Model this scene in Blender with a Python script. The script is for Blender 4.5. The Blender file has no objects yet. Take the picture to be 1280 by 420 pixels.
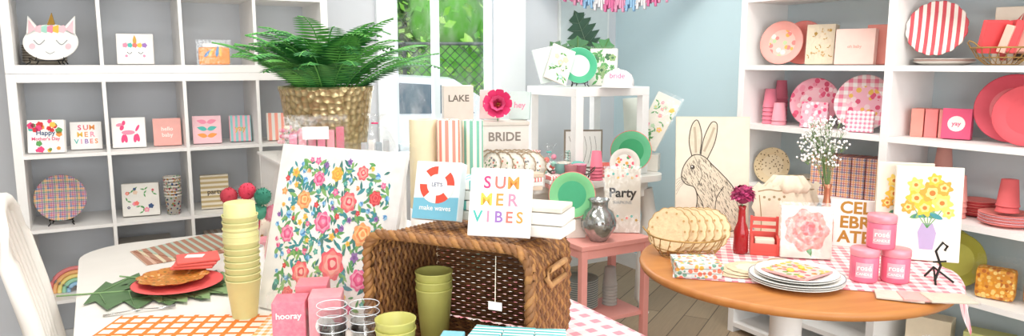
import bpy, bmesh, math, random
from mathutils import Matrix, Vector
random.seed(7)
rad=math.radians; pi=math.pi
D=bpy.data
sc=bpy.context.scene
try:
    sc.view_settings.view_transform='Standard'
except Exception: pass
C30,S30=math.cos(rad(30)),math.sin(rad(30))
def W(a,b,z=0): return (C30*a-S30*b, S30*a+C30*b, z)
# ------------------------------------------------------------ materials
def lin(h):
    if not isinstance(h,str): return tuple(h)
    h=h.lstrip('#'); c=[int(h[i:i+2],16)/255 for i in (0,2,4)]
    return tuple(x/12.92 if x<=.04045 else ((x+.055)/1.055)**2.4 for x in c)
MC={}
class NT:
    def __init__(s,name):
        s.m=D.materials.new(name); s.m.use_nodes=True; s.t=s.m.node_tree; s.b=s.t.nodes['Principled BSDF']
        s.tc=s.t.nodes.new('ShaderNodeTexCoord'); s.co=s.tc.outputs['Object']; s.sep=None
    def n(s,t): return s.t.nodes.new(t)
    def l(s,a,b): s.t.links.new(a,b)
    def put(s,sock,v):
        if hasattr(v,'links') or isinstance(v,bpy.types.NodeSocket): s.l(v,sock)
        elif isinstance(v,(tuple,list)): sock.default_value=(*v[:3],1) if len(sock.default_value)==4 else v
        else: sock.default_value=v
    def math(s,op,a,b=0.0):
        x=s.n('ShaderNodeMath'); x.operation=op; s.put(x.inputs[0],a); s.put(x.inputs[1],b); return x.outputs[0]
    def mix(s,f,a,b):
        x=s.n('ShaderNodeMix'); x.data_type='RGBA'; s.put(x.inputs[0],f); s.put(x.inputs[6],a); s.put(x.inputs[7],b); return x.outputs[2]
    def ax(s,i):
        if s.sep is None:
            s.sep=s.n('ShaderNodeSeparateXYZ'); s.l(s.co,s.sep.inputs[0])
        return s.sep.outputs[i]
    def rot(s,ang):
        mp=s.n('ShaderNodeMapping'); s.l(s.co,mp.inputs[0]); mp.inputs['Rotation'].default_value=ang; s.co=mp.outputs[0]
    def band(s,i,f,duty=.5,off=0.0):
        a=s.math('ADD',s.math('MULTIPLY',s.ax(i),f),off+100.0)
        return s.math('LESS_THAN',s.math('FRACT',a),duty)
    def noise(s,sc,det=3):
        x=s.n('ShaderNodeTexNoise'); s.l(s.co,x.inputs['Vector']); x.inputs['Scale'].default_value=sc; x.inputs['Detail'].default_value=det; return x.outputs['Fac']
    def bump(s,h,st=.3,d=.01):
        x=s.n('ShaderNodeBump'); s.l(h,x.inputs['Height']); x.inputs['Strength'].default_value=st; x.inputs['Distance'].default_value=d; s.l(x.outputs[0],s.b.inputs['Normal'])
    def end(s,col,rough=.5,metal=0.0):
        s.put(s.b.inputs['Base Color'],col); s.b.inputs['Roughness'].default_value=rough; s.b.inputs['Metallic'].default_value=metal
        return s.m
def M(h,rough=.55,metal=0.0,var=.05,scale=25,bump=0):
    k=('M',h,rough,metal,var,scale,bump)
    if k in MC: return MC[k]
    t=NT('paint_'+h.lstrip('#')); c=lin(h)
    n=t.noise(scale)
    col=t.mix(n,tuple(max(0,x*(1-var*1.5)) for x in c),tuple(min(1,x*(1+var*1.5)) for x in c))
    if bump: t.bump(n,bump)
    MC[k]=t.end(col,rough,metal); return MC[k]
def stripes(h1,h2,f,ax=0,duty=.5,rough=.5):
    k=('S',h1,h2,f,ax,duty)
    if k in MC: return MC[k]
    t=NT('stripes'); MC[k]=t.end(t.mix(t.band(ax,f,duty),lin(h1),lin(h2)),rough); return MC[k]
def angstripes(h1,h2,n,duty=.5):
    k=('AS',h1,h2,n)
    if k in MC: return MC[k]
    t=NT('wrap_stripes'); a=t.math('ARCTAN2',t.ax(1),t.ax(0)); a=t.math('MULTIPLY',t.math('ADD',a,10.0),n/(2*pi))
    MC[k]=t.end(t.mix(t.math('LESS_THAN',t.math('FRACT',a),duty),lin(h1),lin(h2)),.45); return MC[k]
def gingham(h,f,a=0,b=1,white='#fbf6f2',ang=0):
    k=('G',h,f,a,b,white,ang)
    if k in MC: return MC[k]
    t=NT('gingham')
    if ang: t.rot((0,0,ang))
    s=t.math('MULTIPLY',t.math('ADD',t.band(a,f),t.band(b,f)),.5)
    MC[k]=t.end(t.mix(s,lin(white),lin(h)),.8); return MC[k]
def plaid(base,cols,f,a=0,b=2):
    k=('P',base,tuple(cols),f,a,b)
    if k in MC: return MC[k]
    t=NT('plaid'); c=lin(base)
    for i,h in enumerate(cols):
        for x in (a,b):
            c=t.mix(t.math('MULTIPLY',t.band(x,f,.16,i/len(cols)),.65),c,lin(h))
    MC[k]=t.end(c,.5); return MC[k]
def floral(base,cols,scale=30,th=.35,rough=.5):
    k=('F',base,tuple(cols),scale,th)
    if k in MC: return MC[k]
    t=NT('floral_print')
    v=t.n('ShaderNodeTexVoronoi'); t.l(t.co,v.inputs['Vector']); v.inputs['Scale'].default_value=scale
    sp=t.n('ShaderNodeSeparateColor'); t.l(v.outputs['Color'],sp.inputs[0])
    r=t.n('ShaderNodeValToRGB'); r.color_ramp.interpolation='CONSTANT'
    el=r.color_ramp.elements
    while len(el)<len(cols): el.new(.5)
    for i,h in enumerate(cols):
        el[i].position=i/len(cols); el[i].color=(*lin(h),1)
    t.l(sp.outputs[0],r.inputs[0])
    MC[k]=t.end(t.mix(t.math('LESS_THAN',v.outputs['Distance'],th),lin(base),r.outputs[0]),rough); return MC[k]
def film():
    if 'film' in MC: return MC['film']
    m=D.materials.new('clear_cellophane'); m.use_nodes=True; t=m.node_tree; t.nodes.clear()
    o=t.nodes.new('ShaderNodeOutputMaterial'); x=t.nodes.new('ShaderNodeMixShader'); a=t.nodes.new('ShaderNodeBsdfTransparent'); g=t.nodes.new('ShaderNodeBsdfGlossy')
    n=t.nodes.new('ShaderNodeTexNoise'); n.inputs['Scale'].default_value=14
    mr=t.nodes.new('ShaderNodeMapRange'); mr.inputs[1].default_value=.38; mr.inputs[2].default_value=.75; mr.inputs[3].default_value=.01; mr.inputs[4].default_value=.16
    t.links.new(n.outputs['Fac'],mr.inputs[0]); t.links.new(mr.outputs[0],x.inputs[0])
    g.inputs['Roughness'].default_value=.15
    t.links.new(a.outputs[0],x.inputs[1]); t.links.new(g.outputs[0],x.inputs[2]); t.links.new(x.outputs[0],o.inputs[0])
    MC['film']=m; return m
def wood(h1,h2,sx=2,sy=30,rough=.4):
    k=('W',h1,h2,sx,sy)
    if k in MC: return MC[k]
    t=NT('wood_grain'); mp=t.n('ShaderNodeMapping'); t.l(t.co,mp.inputs[0]); mp.inputs['Scale'].default_value=(sx,sy,sx); t.co=mp.outputs[0]
    n=t.noise(2,6); MC[k]=t.end(t.mix(n,lin(h1),lin(h2)),rough); return MC[k]
def hammered():
    if 'ham' in MC: return MC['ham']
    t=NT('hammered_gold'); v=t.n('ShaderNodeTexVoronoi'); t.l(t.co,v.inputs['Vector']); v.inputs['Scale'].default_value=38; v.inputs['Randomness'].default_value=.6
    t.bump(v.outputs['Distance'],1,.014)
    MC['ham']=t.end(t.mix(v.outputs['Distance'],lin('#e6d3a4'),lin('#9a8353')),.32,.7); return MC['ham']
def floorm():
    t=NT('floor_planks'); t.rot((0,0,rad(-62)))
    b=t.n('ShaderNodeTexBrick'); t.l(t.co,b.inputs['Vector']); b.inputs['Scale'].default_value=1
    b.inputs['Brick Width'].default_value=1.2; b.inputs['Row Height'].default_value=.15; b.inputs['Mortar Size'].default_value=.003
    b.inputs['Color1'].default_value=(*lin('#a08a70'),1); b.inputs['Color2'].default_value=(*lin('#b8a184'),1); b.inputs['Mortar'].default_value=(*lin('#5f4e3e'),1)
    mp=t.n('ShaderNodeMapping'); t.l(t.co,mp.inputs[0]); mp.inputs['Scale'].default_value=(2,30,1); t.co=mp.outputs[0]
    n=t.noise(3,5)
    x=t.n('ShaderNodeMix'); x.data_type='RGBA'; x.blend_type='MULTIPLY'; x.inputs[0].default_value=.5
    t.l(b.outputs[0],x.inputs[6]); r=t.mix(n,(.55,.55,.55),(1.2,1.17,1.12)); t.l(r,x.inputs[7])
    return t.end(x.outputs[2],.5)
WHITE=M('#f3f1ee',.45,var=.02); WH2=M('#f6f4f0',.6,var=.02); BLACK=M('#15130f',.45)
# ------------------------------------------------------------ builder
EPS=.0006
class B:
    def __init__(s,name): s.name=name; s.V=[];s.F=[];s.I=[];s.S=[];s.mats=[];s.M=Matrix(); s.st=[]
    def push(s,m): s.st.append(s.M); s.M=s.M@m
    def pop(s): s.M=s.st.pop()
    def mi(s,m):
        if m not in s.mats: s.mats.append(m)
        return s.mats.index(m)
    def add(s,vs,fs,m,sm=False):
        o=len(s.V); s.V+=[tuple(s.M@Vector(v)) for v in vs]; k=s.mi(m)
        for f in fs: s.F.append([i+o for i in f]); s.I.append(k); s.S.append(sm)
    def box(s,x,y,z,w,d,h,m,b=0):
        if b:
            bm=bmesh.new(); bmesh.ops.create_cube(bm,size=1)
            for v in bm.verts: v.co=Vector((x+v.co.x*w,y+v.co.y*d,z+h/2+v.co.z*h))
            bmesh.ops.bevel(bm,geom=list(bm.edges),offset=b,segments=2,affect='EDGES',profile=.6)
            bm.verts.index_update()
            s.add([v.co.copy() for v in bm.verts],[[v.index for v in f.verts] for f in bm.faces],m); bm.free(); return
        X0,X1,Y0,Y1,Z0,Z1=x-w/2,x+w/2,y-d/2,y+d/2,z,z+h
        s.add([(X0,Y0,Z0),(X1,Y0,Z0),(X1,Y1,Z0),(X0,Y1,Z0),(X0,Y0,Z1),(X1,Y0,Z1),(X1,Y1,Z1),(X0,Y1,Z1)],
              [(3,2,1,0),(4,5,6,7),(0,1,5,4),(1,2,6,5),(2,3,7,6),(3,0,4,7)],m)
    def lathe(s,prof,m,n=24,x=0,y=0,z=0,sm=True,fn=None):
        vs=[];fs=[]
        for r,h in prof:
            for i in range(n):
                a=2*pi*i/n; q=r*(fn(a) if fn else 1); vs.append((x+q*math.cos(a),y+q*math.sin(a),z+h))
        for j in range(len(prof)-1):
            for i in range(n):
                k=(i+1)%n; fs.append((j*n+i,j*n+k,(j+1)*n+k,(j+1)*n+i))
        s.add(vs,fs,m,sm)
    def disc(s,r,m,x=0,y=0,z=0,n=24,fn=None):
        s.add([(x+r*(fn(2*pi*i/n) if fn else 1)*math.cos(2*pi*i/n),y+r*(fn(2*pi*i/n) if fn else 1)*math.sin(2*pi*i/n),z) for i in range(n)],[list(range(n))],m)
    def tube(s,pts,r,m,n=6,closed=False,flat=1.0):
        P=[Vector(p) for p in pts]; N=len(P); vs=[];fs=[]
        for i,p in enumerate(P):
            if closed: t=P[(i+1)%N]-P[i-1]
            else: t=P[min(i+1,N-1)]-P[max(i-1,0)]
            if t.length<1e-9: t=Vector((0,0,1))
            t.normalize(); ref=Vector((0,0,1)) if abs(t.z)<.9 else Vector((0,1,0))
            u=t.cross(ref).normalized(); w=u.cross(t); rr=r[i] if isinstance(r,(list,tuple)) else r
            for k in range(n):
                a=2*pi*k/n; vs.append(p+u*(rr*math.cos(a))+w*(rr*flat*math.sin(a)))
        for i in range(N if closed else N-1):
            j=(i+1)%N
            for k in range(n):
                q=(k+1)%n; fs.append((i*n+k,i*n+q,j*n+q,j*n+k))
        if not closed: fs.append(list(range(n))); fs.append([(N-1)*n+k for k in range(n)][::-1])
        s.add(vs,fs,m,True)
    def ball(s,x,y,z,r,m,n=12,sq=1.0,fn=None):
        pr=[(max(.0005,r*math.sin(pi*i/8)),-r*sq*math.cos(pi*i/8)) for i in range(9)]
        s.lathe(pr,m,n,x,y,z,True,fn)
    def ext(s,pts,y0,y1,m):
        n=len(pts); s.add([(p[0],y0,p[1]) for p in pts]+[(p[0],y1,p[1]) for p in pts],
            [list(range(n))[::-1],list(range(n,2*n))]+[(i,(i+1)%n,n+(i+1)%n,n+i) for i in range(n)],m)
    # flat art in XZ plane
    def flat(s,pts,y,m): s.add([(p[0],y,p[1]) for p in pts],[list(range(len(pts)))],m)
    def circ(s,x,z,r,y,m,n=16,sz=1.0,a0=0,amp=0,k=5):
        s.flat([(x+r*(1+amp*math.cos(k*(2*pi*i/n)))*math.cos(2*pi*i/n+a0),z+r*sz*(1+amp*math.cos(k*(2*pi*i/n)))*math.sin(2*pi*i/n+a0)) for i in range(n)],y,m)
    def leaf(s,x,z,L,w,a,y,m):
        p=[]
        for i in range(9):
            t=i/8; p.append((t*L,w*math.sin(pi*t**.8)))
        q=p+[(a_,-b_) for a_,b_ in p[::-1][1:-1]]
        c,d=math.cos(a),math.sin(a)
        s.flat([(x+c*u-d*v,z+d*u+c*v) for u,v in q],y,m)
    def stroke(s,pts,w,y,m,smooth=True):
        if smooth and len(pts)>2:
            P=[]; n=len(pts)
            for i in range(n-1):
                p0,p1,p2,p3=pts[max(i-1,0)],pts[i],pts[i+1],pts[min(i+2,n-1)]
                for j in range(5):
                    t=j/5
                    P.append(tuple(.5*((2*p1[q])+(-p0[q]+p2[q])*t+(2*p0[q]-5*p1[q]+4*p2[q]-p3[q])*t*t+(-p0[q]+3*p1[q]-3*p2[q]+p3[q])*t**3) for q in (0,1)))
            P.append(pts[-1]); pts=P
        vs=[]
        for i,p in enumerate(pts):
            a=pts[max(i-1,0)]; b=pts[min(i+1,len(pts)-1)]; dx,dz=b[0]-a[0],b[1]-a[1]; L=math.hypot(dx,dz) or 1
            nx,nz=-dz/L*w/2,dx/L*w/2; vs+=[(p[0]+nx,y,p[1]+nz),(p[0]-nx,y,p[1]-nz)]
        s.add(vs,[(2*i,2*i+1,2*i+3,2*i+2) for i in range(len(pts)-1)],m)
    def rose(s,x,z,r,y,ms,n=30):
        a0=random.random()*6
        for k in range(5):
            s.circ(x+r*.03*k,z+r*.02*k,r*(1-.19*k),y-k*EPS*.5,ms[k%len(ms)],n,1,a0+k*1.3,.11,7-k if k<4 else 3)
    def text(s,t,size,x,z,y,m,bold=.012):
        c=D.curves.new('tmp','FONT'); c.body=t; c.size=size; c.align_x='CENTER'; c.align_y='CENTER'; c.offset=bold*size; c.resolution_u=3
        o=D.objects.new('tmp',c); me=D.meshes.new_from_object(o)
        s.add([(x+v.co.x,y,z+v.co.y) for v in me.vertices],[list(p.vertices) for p in me.polygons],m)
        D.objects.remove(o); D.curves.remove(c); D.meshes.remove(me)
    def letters(s,t,size,x,z,y,ms,sp=.78):
        n=len(t)
        for i,ch in enumerate(t): s.text(ch,size,x+(i-(n-1)/2)*size*sp,z,y,ms[i%len(ms)],.02)
    def done(s,loc=(0,0,0),rz=0,rx=0):
        me=D.meshes.new(s.name); me.from_pydata(s.V,[],s.F)
        for m in s.mats: me.materials.append(m)
        me.polygons.foreach_set('material_index',s.I); me.polygons.foreach_set('use_smooth',s.S); me.update()
        o=D.objects.new(s.name,me); sc.collection.objects.link(o); o.location=loc; o.rotation_euler=(rad(rx),0,rad(rz))
        return o
def RX(a): return Matrix.Rotation(rad(a),4,'X')
def RY(a): return Matrix.Rotation(rad(a),4,'Y')
def RZ(a): return Matrix.Rotation(rad(a),4,'Z')
def T(x,y,z): return Matrix.Translation((x,y,z))
# ------------------------------------------------------------ room shell
wallL=M('#d5d8dc',.8,var=.015,scale=3); wallR=M('#cbe3e9',.8,var=.015,scale=3)
AC,BC=3.405,4.35   # distances of the far corner along the two wall directions
H=2.9
AL,BF=-3.2,-2.4
def wallseg(b,a0,a1,b0,b1,z0,z1,m):
    P=[W(a0,b0),W(a1,b0),W(a1,b1),W(a0,b1)]
    b.add([(p[0],p[1],z0) for p in P]+[(p[0],p[1],z1) for p in P],[(3,2,1,0),(4,5,6,7),(0,1,5,4),(1,2,6,5),(2,3,7,6),(3,0,4,7)],m)
wa0,wa1,wz0,wz1=AC-1.75,AC-1.02,.95,2.5
b=B('wall_back'); th=.15
wallseg(b,AL-.15,wa0,BC,BC+th,0,H,wallL); wallseg(b,wa1,AC+.15,BC,BC+th,0,H,wallL)
wallseg(b,wa0,wa1,BC,BC+th,0,wz0,wallL); wallseg(b,wa0,wa1,BC,BC+th,wz1,H,wallL); b.done()
b=B('wall_right'); wallseg(b,AC,AC+.15,BF-.15,BC,0,H,wallR); b.done()
b=B('wall_left'); wallseg(b,AL-.15,AL,BF-.15,BC,0,H,wallL); b.done()
b=B('wall_front')
wallseg(b,AL,AL+.4,BF-.15,BF,0,H,wallL); wallseg(b,AC-.4,AC,BF-.15,BF,0,H,wallL)
wallseg(b,AL+.4,AC-.4,BF-.15,BF,0,.4,wallL); wallseg(b,AL+.4,AC-.4,BF-.15,BF,2.6,H,wallL)
for a in (-1.2,.8): wallseg(b,a,a+.12,BF-.15,BF,.4,2.6,WHITE)
b.done()
b=B('floor'); wallseg(b,AL,AC,BF,BC,-.05,0,floorm()); b.done()
b=B('ceiling'); wallseg(b,AL,AC,BF,BC,H,H+.1,M('#f2f2f0',.9,var=.01)); b.done()
b=B('baseboard_back'); wallseg(b,-1.5,AC,BC-.015,BC,0,.12,WHITE); b.done()
b=B('baseboard_right'); wallseg(b,AC-.015,AC,BF,BC-.015,0,.12,WHITE); b.done()
b=B('window_1')
wf=M('#f3f7f9',.4,var=.01); fr=M('#dfe9ec',.4,var=.01)
wallseg(b,wa0-.12,wa0,BC-.03,BC-.001,wz0-.12,wz1+.12,wf); wallseg(b,wa1,wa1+.2,BC-.06,BC-.001,wz0-.12,wz1+.12,wf)
wallseg(b,wa0,wa1,BC-.03,BC-.001,wz1,wz1+.12,wf); wallseg(b,wa0-.14,wa1+.14,BC-.08,BC-.001,wz0-.05,wz0,wf)
for a in (wa0,wa1-.045,AC-1.46): wallseg(b,a,a+.045,BC+.05,BC+.09,wz0,wz1,fr)
for z in (wz0,wz1-.045): wallseg(b,wa0,wa1,BC+.05,BC+.09,z,z+.045,fr)
wallseg(b,wa0,wa1,BC+.068,BC+.072,wz0,wz1,film())
b.done()
# ------------------------------------------------------------ outside
b=B('parking_lot'); wallseg(b,-14,12,BC+.3,BC+22,-.2,-.121,M('#b5b3ae',.9,var=.1,scale=2)); b.done()
car=M('#e3e6e8',.25,var=.02); cg=M('#5b6b74',.15)
b=B('car')
prof=[(-2.1,.35),(-2.1,.8),(-1.95,.95),(-1.2,1.02),(-.55,1.42),(.2,1.5),(1.1,1.45),(1.75,1.02),(2.1,.95),(2.15,.4)]
b.ext(prof,-.8,.8,car)
b.ext([(-1.05,1.04),(-.5,1.38),(0,1.43),(0,1.04)],-.81,.81,cg); b.ext([(.08,1.04),(.08,1.43),(.95,1.38),(1.35,1.04)],-.81,.81,cg)
for x in (-1.35,1.35):
    for y in (-.82,.62):
        b.push(T(x,y,.34)@RX(-90)); b.lathe([(.01,0),(.2,0),(.34,0),(.34,.2),(.01,.2)],BLACK,20); b.disc(.2,M('#b9bdc0',.3,.6),0,0,-.004 if y<0 else .204); b.pop()
for x in (-2.14,2.16): b.box(x,0,.7,.03,1.3,.1,M('#c84a40',.3) if x>0 else M('#f5f3e0',.2))
b.done((-1.9,9.4,-.12),8)
b=B('chain_link_fence'); gm=M('#59645f',.5,.3)
L,Hf=9,1.95
for i in range(int((L+Hf)/.16)):
    x0=-L/2-Hf+i*.16
    for sgn in (1,-1):
        p,q=((x0,0),(x0+Hf,Hf)) if sgn>0 else ((x0+Hf,0),(x0,Hf))
        b.tube([(p[0],0,p[1]+.01),(q[0],0,q[1])],.008,gm,3)
for i in range(5): b.tube([(-4.5+i*2.25,0,0),(-4.5+i*2.25,0,2.0)],.035,gm,8)
b.tube([(-4.5,0,1.97),(4.5,0,1.97)],.028,gm,8)
b.done((-1.8,12.2,-.12),0)
lf=[M('#92d04c',.6,var=.2,scale=3),M('#b9ec70',.6,var=.2,scale=3),M('#66ac3c',.6,var=.2,scale=3)]
def tree(x,y,h,r):
    b=B('tree'); b.tube([(0,0,0),(.1,0,h*.3),(0,.1,h*.6)],[.16,.13,.08],M('#6a5846',.9,bump=.5),8)
    for k in range(9):
        a=random.random()*6.3; cx,cy,cz=math.cos(a)*r*.6,math.sin(a)*r*.5,h*(.27+.08*k)
        b.ball(cx,cy,cz,r*.5,lf[2],10)
        vs=[];fs=[[],[],[]]
        for i in range(260):
            u=Vector((random.gauss(0,1),random.gauss(0,1),random.gauss(0,1))).normalized()*r*random.uniform(.45,.72)
            c=Vector((cx,cy,cz))+u; s=random.uniform(.06,.14)
            d1=Vector((random.gauss(0,1),random.gauss(0,1),random.gauss(0,1))).normalized()*s; d2=d1.cross(Vector((random.gauss(0,1),random.gauss(0,1),random.gauss(0,1)))).normalized()*s*.6
            n=len(vs); vs+=[c-d1,c+d2,c+d1,c-d2]; fs[random.randrange(3)].append((n,n+1,n+2,n+3))
        for j in range(3): b.add(vs,fs[j],lf[j])
    b.done((x,y,-.12),random.random()*360)
for x,y,h,r in ((-5,14.5,5.5,1.7),(-2.8,15,6,1.9),(-.6,14.2,5,1.7),(1.6,15.5,6,1.9),(-3.9,17.5,8,2.2),(-1.4,18,8.5,2.3),(.6,18,8,2.3),(-7,17,7,2)): tree(x,y,h,r)
# ------------------------------------------------------------ left cube shelves
P0=Vector((-2.27,3.25,0))
def L(t,d,z): 
    v=P0+Vector(W(t,d)); return (v.x,v.y,z)
def cubes(rows,name,z0):
    b=B(name); Hh=.078+.335*rows+.016*(rows-1); Wd=1.466; dp=.385
    for x in (.0195,Wd-.0195): b.box(x,dp/2,0,.039,dp,Hh,WHITE,.002)
    for z in (0,Hh-.039): b.box(Wd/2,dp/2,z,Wd-.078,dp,.039,WHITE)
    for i in (1,2,3): b.box(.039+.351*i-.008,dp/2,.039,.016,dp-.004,Hh-.078,WHITE)
    for j in range(1,rows):
        for i in range(4): b.box(.039+.351*i+.1675,dp/2,.039+.351*j-.016,.335,dp-.006,.016,WHITE)
    b.done((P0.x,P0.y,z0),30)
cubes(4,'cube_shelf_unit',0.0); cubes(3,'cube_shelf_unit',1.467)
# ------------------------------------------------------------ right bookcase
Q0=Vector((.467,5.295,0))
def R(s,d,z): return (Q0.x+.5*s+.866*d, Q0.y-.866*s+.5*d, z)
SH=[.2,.55,.86,1.19,1.505,1.86,2.2]
b=B('display_bookcase')
for s in (1.56,2.40,3.35,4.3): b.box(s,.165,0,.04,.33,2.5,WHITE,.002)
for z in [.06]+SH+[2.475]:
    for s0,s1 in ((1.58,2.38),(2.42,3.33),(3.37,4.28)): b.box((s0+s1)/2,.165,z-.025,s1-s0,.33,.025,WHITE)
b.box(2.93,.325,.03,2.7,.008,2.44,M('#d0dfe3',.7,var=.01))
b.done((Q0.x,Q0.y,0),-60)
# ------------------------------------------------------------ generic goods
def easel_geo(b,w=.1,h=.13,m=None):
    m=m or BLACK
    for sx in (-1,1):
        b.tube([(sx*w*.5,-.05,.012),(sx*w*.55,-.045,.03),(sx*w*.45,-.02,.02),(sx*w*.35,.02,h),(sx*w*.15,.025,h*1.12),(sx*w*.2,.02,h*.9)],.003,m,6)
        b.tube([(sx*w*.5,-.05,.012),(sx*w*.6,-.06,.003)],.003,m,6)
        b.tube([(sx*w*.42,0,.02),(sx*w*.5,.0,.003)],.003,m,6)
    b.tube([(-w*.42,-.02,.02),(w*.42,-.02,.02)],.003,m,6)
    b.tube([(0,.01,h*.6),(0,.07,.003)],.003,m,6); b.tube([(-w*.38,.01,h*.6),(w*.38,.01,h*.6)],.003,m,6)
def pack(name,loc,rz,w,h,t,side,art=None,lean=0,wrap=False):
    b=B(name); b.push(T(0,0,t*math.sin(rad(lean))+.0005)@RX(-lean))
    b.box(0,t/2,0,w,t,h,side,min(.003,t*.2))
    if art: art(b,w,h,-EPS)
    if wrap: b.box(0,t/2,-.0003,w+.008,t+.008,h+.015,film())
    b.pop(); return b.done(loc,rz)
def plate_prof(r): return [(.001,0),(r*.62,0),(r*.72,.004),(r*.97,.014),(r,.016),(r*.97,.017),(r*.72,.008),(r*.6,.004)]
def plate_geo(b,r,rim,well,fn=None,ring=None,n=40):
    b.lathe(plate_prof(r),rim,n,fn=fn); b.disc(r*.61,well,0,0,.0045,n)
    if ring: b.lathe([(r*.95,.0158),(r,.0175),(r*1.005,.0165)],ring,n,fn=fn)
def plate_up(name,loc,rz,r,rim,well,lean=14,fn=None,ring=None,stand=False,n=40):
    b=B(name)
    z=.015 if stand else 0
    b.push(T(0,.0,z+r*math.cos(rad(lean))+.002)@RX(90-lean)); plate_geo(b,r,rim,well,fn,ring,n); b.pop()
    if stand: easel_geo(b,r*.8,r*1.1)
    return b.done(loc,rz)
def plate_stack(name,loc,r,mats,n,fn=None,dz=.006):
    b=B(name)
    for i in range(n):
        b.push(T(0,0,i*dz)); m=mats[i%len(mats)]; b.lathe(plate_prof(r),m,32,fn=fn); b.pop()
    b.disc(r*.61,mats[(n-1)%len(mats)],0,0,(n-1)*dz+.0045,32)
    return b.done(loc,0)
def cups(name,loc,r,h,m,n,dz=.014):
    b=B(name)
    for i in range(n):
        z=i*dz
        b.lathe([(.001,z+.003),(r*.7,z+.003),(r*.72,z),(r*.97,z+h-.004),(r,z+h-.004),(r*1.03,z+h-.001),(r,z+h+.002),(r*.95,z+h)],m,24)
    z=(n-1)*dz; b.lathe([(r*.95,z+h),(r*.7,z+.01),(.001,z+.01)],m,24)
    return b.done(loc,0)
def cups_inv(name,loc,r,h,m,n,dz=.018):
    b=B(name)
    for i in range(n):
        z=i*dz; b.lathe([(r*.95,z),(r*1.02,z+.001),(r*1.02,z+.006),(r*.97,z+.006),(r*.72,z+h),(.001,z+h)],m,24)
    return b.done(loc,0)
def wire_basket(name,loc,r,h,m,rb=.6,n=20):
    b=B(name)
    for k,(q,z) in enumerate(((rb,.004),(rb+(1-rb)*.55,h*.45),(1,h))):
        b.tube([(r*q*math.cos(i*2*pi/28),r*q*math.sin(i*2*pi/28),z) for i in range(28)],.0035 if k==2 else .0022,m,5,True)
    for i in range(n):
        a=2*pi*i/n
        b.tube([(r*q*math.cos(a+o),r*q*math.sin(a+o),z) for q,z,o in ((.1,.004,0),(rb,.004,.0),(rb+(1-rb)*.6,h*.45,.15),(1,h,.3))],.0018,m,4)
    for sx in (-1,1): b.tube([(sx*r,-.03,h),(sx*(r+.02),-.02,h+.02),(sx*(r+.025),0,h+.028),(sx*(r+.02),.02,h+.02),(sx*r,.03,h)],.003,m,6)
    return b,loc
scal=lambda k,a=.05: (lambda t: 1+a*abs(math.sin(k*t/2))-a)
PINK=M('#f08fa8'); HOT=M('#e8467c'); CORAL=M('#f0766a'); TEAL=M('#4fb9ad'); YEL=M('#f3c552'); ORA=M('#f19a4a'); BLU=M('#5a8fc8'); LPK=M('#f9c9d0'); RED=M('#d9363c'); GRN=M('#5da05a'); PUR=M('#9a72b8'); CRM=M('#ece2cf'); GOLD=M('#c49a48',.3,.6); GRY=M('#8d9296'); NAVY=M('#33507c'); MINT=M('#a8dccb'); BRN=M('#4a3d30'); COP=M('#c98468',.3,.6)
def a_summer(b,w,h,y):
    s=h*.25
    b.letters("SUM",s,0,h*.78,y,[HOT,CORAL,ORA]); b.letters("MER",s,0,h*.53,y,[YEL,ORA,PINK]); b.letters("VIBES",s*.92,0,h*.28,y,[TEAL,PINK,PUR,CORAL,ORA],.68)
def a_text(t,m,f=.2,zz=.5):
    def g(b,w,h,y):
        ls=t.split('\n')
        for i,x in enumerate(ls): b.text(x,h*f,0,h*(zz+(len(ls)-1)/2*f*1.1-i*f*1.1),y,m,.02)
    return g
def a_mothers(b,w,h,y):
    rs=random.Random(3)
    for i in range(34):
        x,z=rs.uniform(-.45,.45)*w,rs.uniform(.04,.96)*h
        if abs(z-h*.5)<h*.18 and abs(x)<w*.36: continue
        b.circ(x,z,h*rs.uniform(.05,.1),y-EPS*(i%3)*.3,rs.choice([HOT,ORA,TEAL,YEL,RED,PINK,GRN]),12,1,i,.15,5)
    b.text("Happy",h*.2,0,h*.6,y-EPS*2,NAVY); b.text("Mother's Day",h*.14,0,h*.42,y-EPS*2,HOT)
def a_dog(b,w,h,y):
    for x,z,Lx,r,a in ((-.02,.5,.2,.075,0),(-.2,.66,.09,.06,1.2),(-.27,.76,.1,.055,.2),(-.14,.82,.08,.05,1.4),(-.18,.3,.14,.055,1.4),(-.1,.3,.14,.055,1.7),(.18,.3,.14,.055,1.45),(.26,.32,.14,.055,1.75),(.26,.64,.12,.04,1.1)):
        c,s=math.cos(a),math.sin(a)
        b.flat([(x*w+h*(Lx*math.cos(t)*c-r*math.sin(t)*s),z*h+h*(Lx*math.cos(t)*s+r*math.sin(t)*c)) for t in [2*pi*i/16 for i in range(16)]],y-EPS*random.random(),PINK if a<1 else HOT)
def a_must(b,w,h,y):
    for k,(z,m) in enumerate(((.75,PINK),(.5,TEAL),(.25,ORA))):
        for sx in (-1,1): b.leaf(0,h*z,w*.36,h*.08,0.25 if sx>0 else pi-.25,y-k*EPS*.2,m)
def a_flowers(seed,cols,n=14,rr=.1,leafm=None):
    def g(b,w,h,y):
        rs=random.Random(seed); lm=leafm or GRN
        for i in range(n):
            x,z=rs.uniform(-.38,.38)*w,rs.uniform(.12,.88)*h; a=rs.random()*6.3
            b.leaf(x,z,w*rr*2,w*rr*.35,a,y,lm); b.leaf(x,z,w*rr*2,w*rr*.35,a+2.2,y,lm)
        for i in range(n):
            x,z=rs.uniform(-.36,.36)*w,rs.uniform(.14,.86)*h; m=rs.choice(cols); r=w*rr*rs.uniform(.6,1.2)
            b.circ(x,z,r,y-EPS*(1+.1*i),m,20,1,rs.random(),.16,5); b.circ(x,z,r*.4,y-EPS*(1.05+.1*i),rs.choice(cols),10)
    return g
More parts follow.
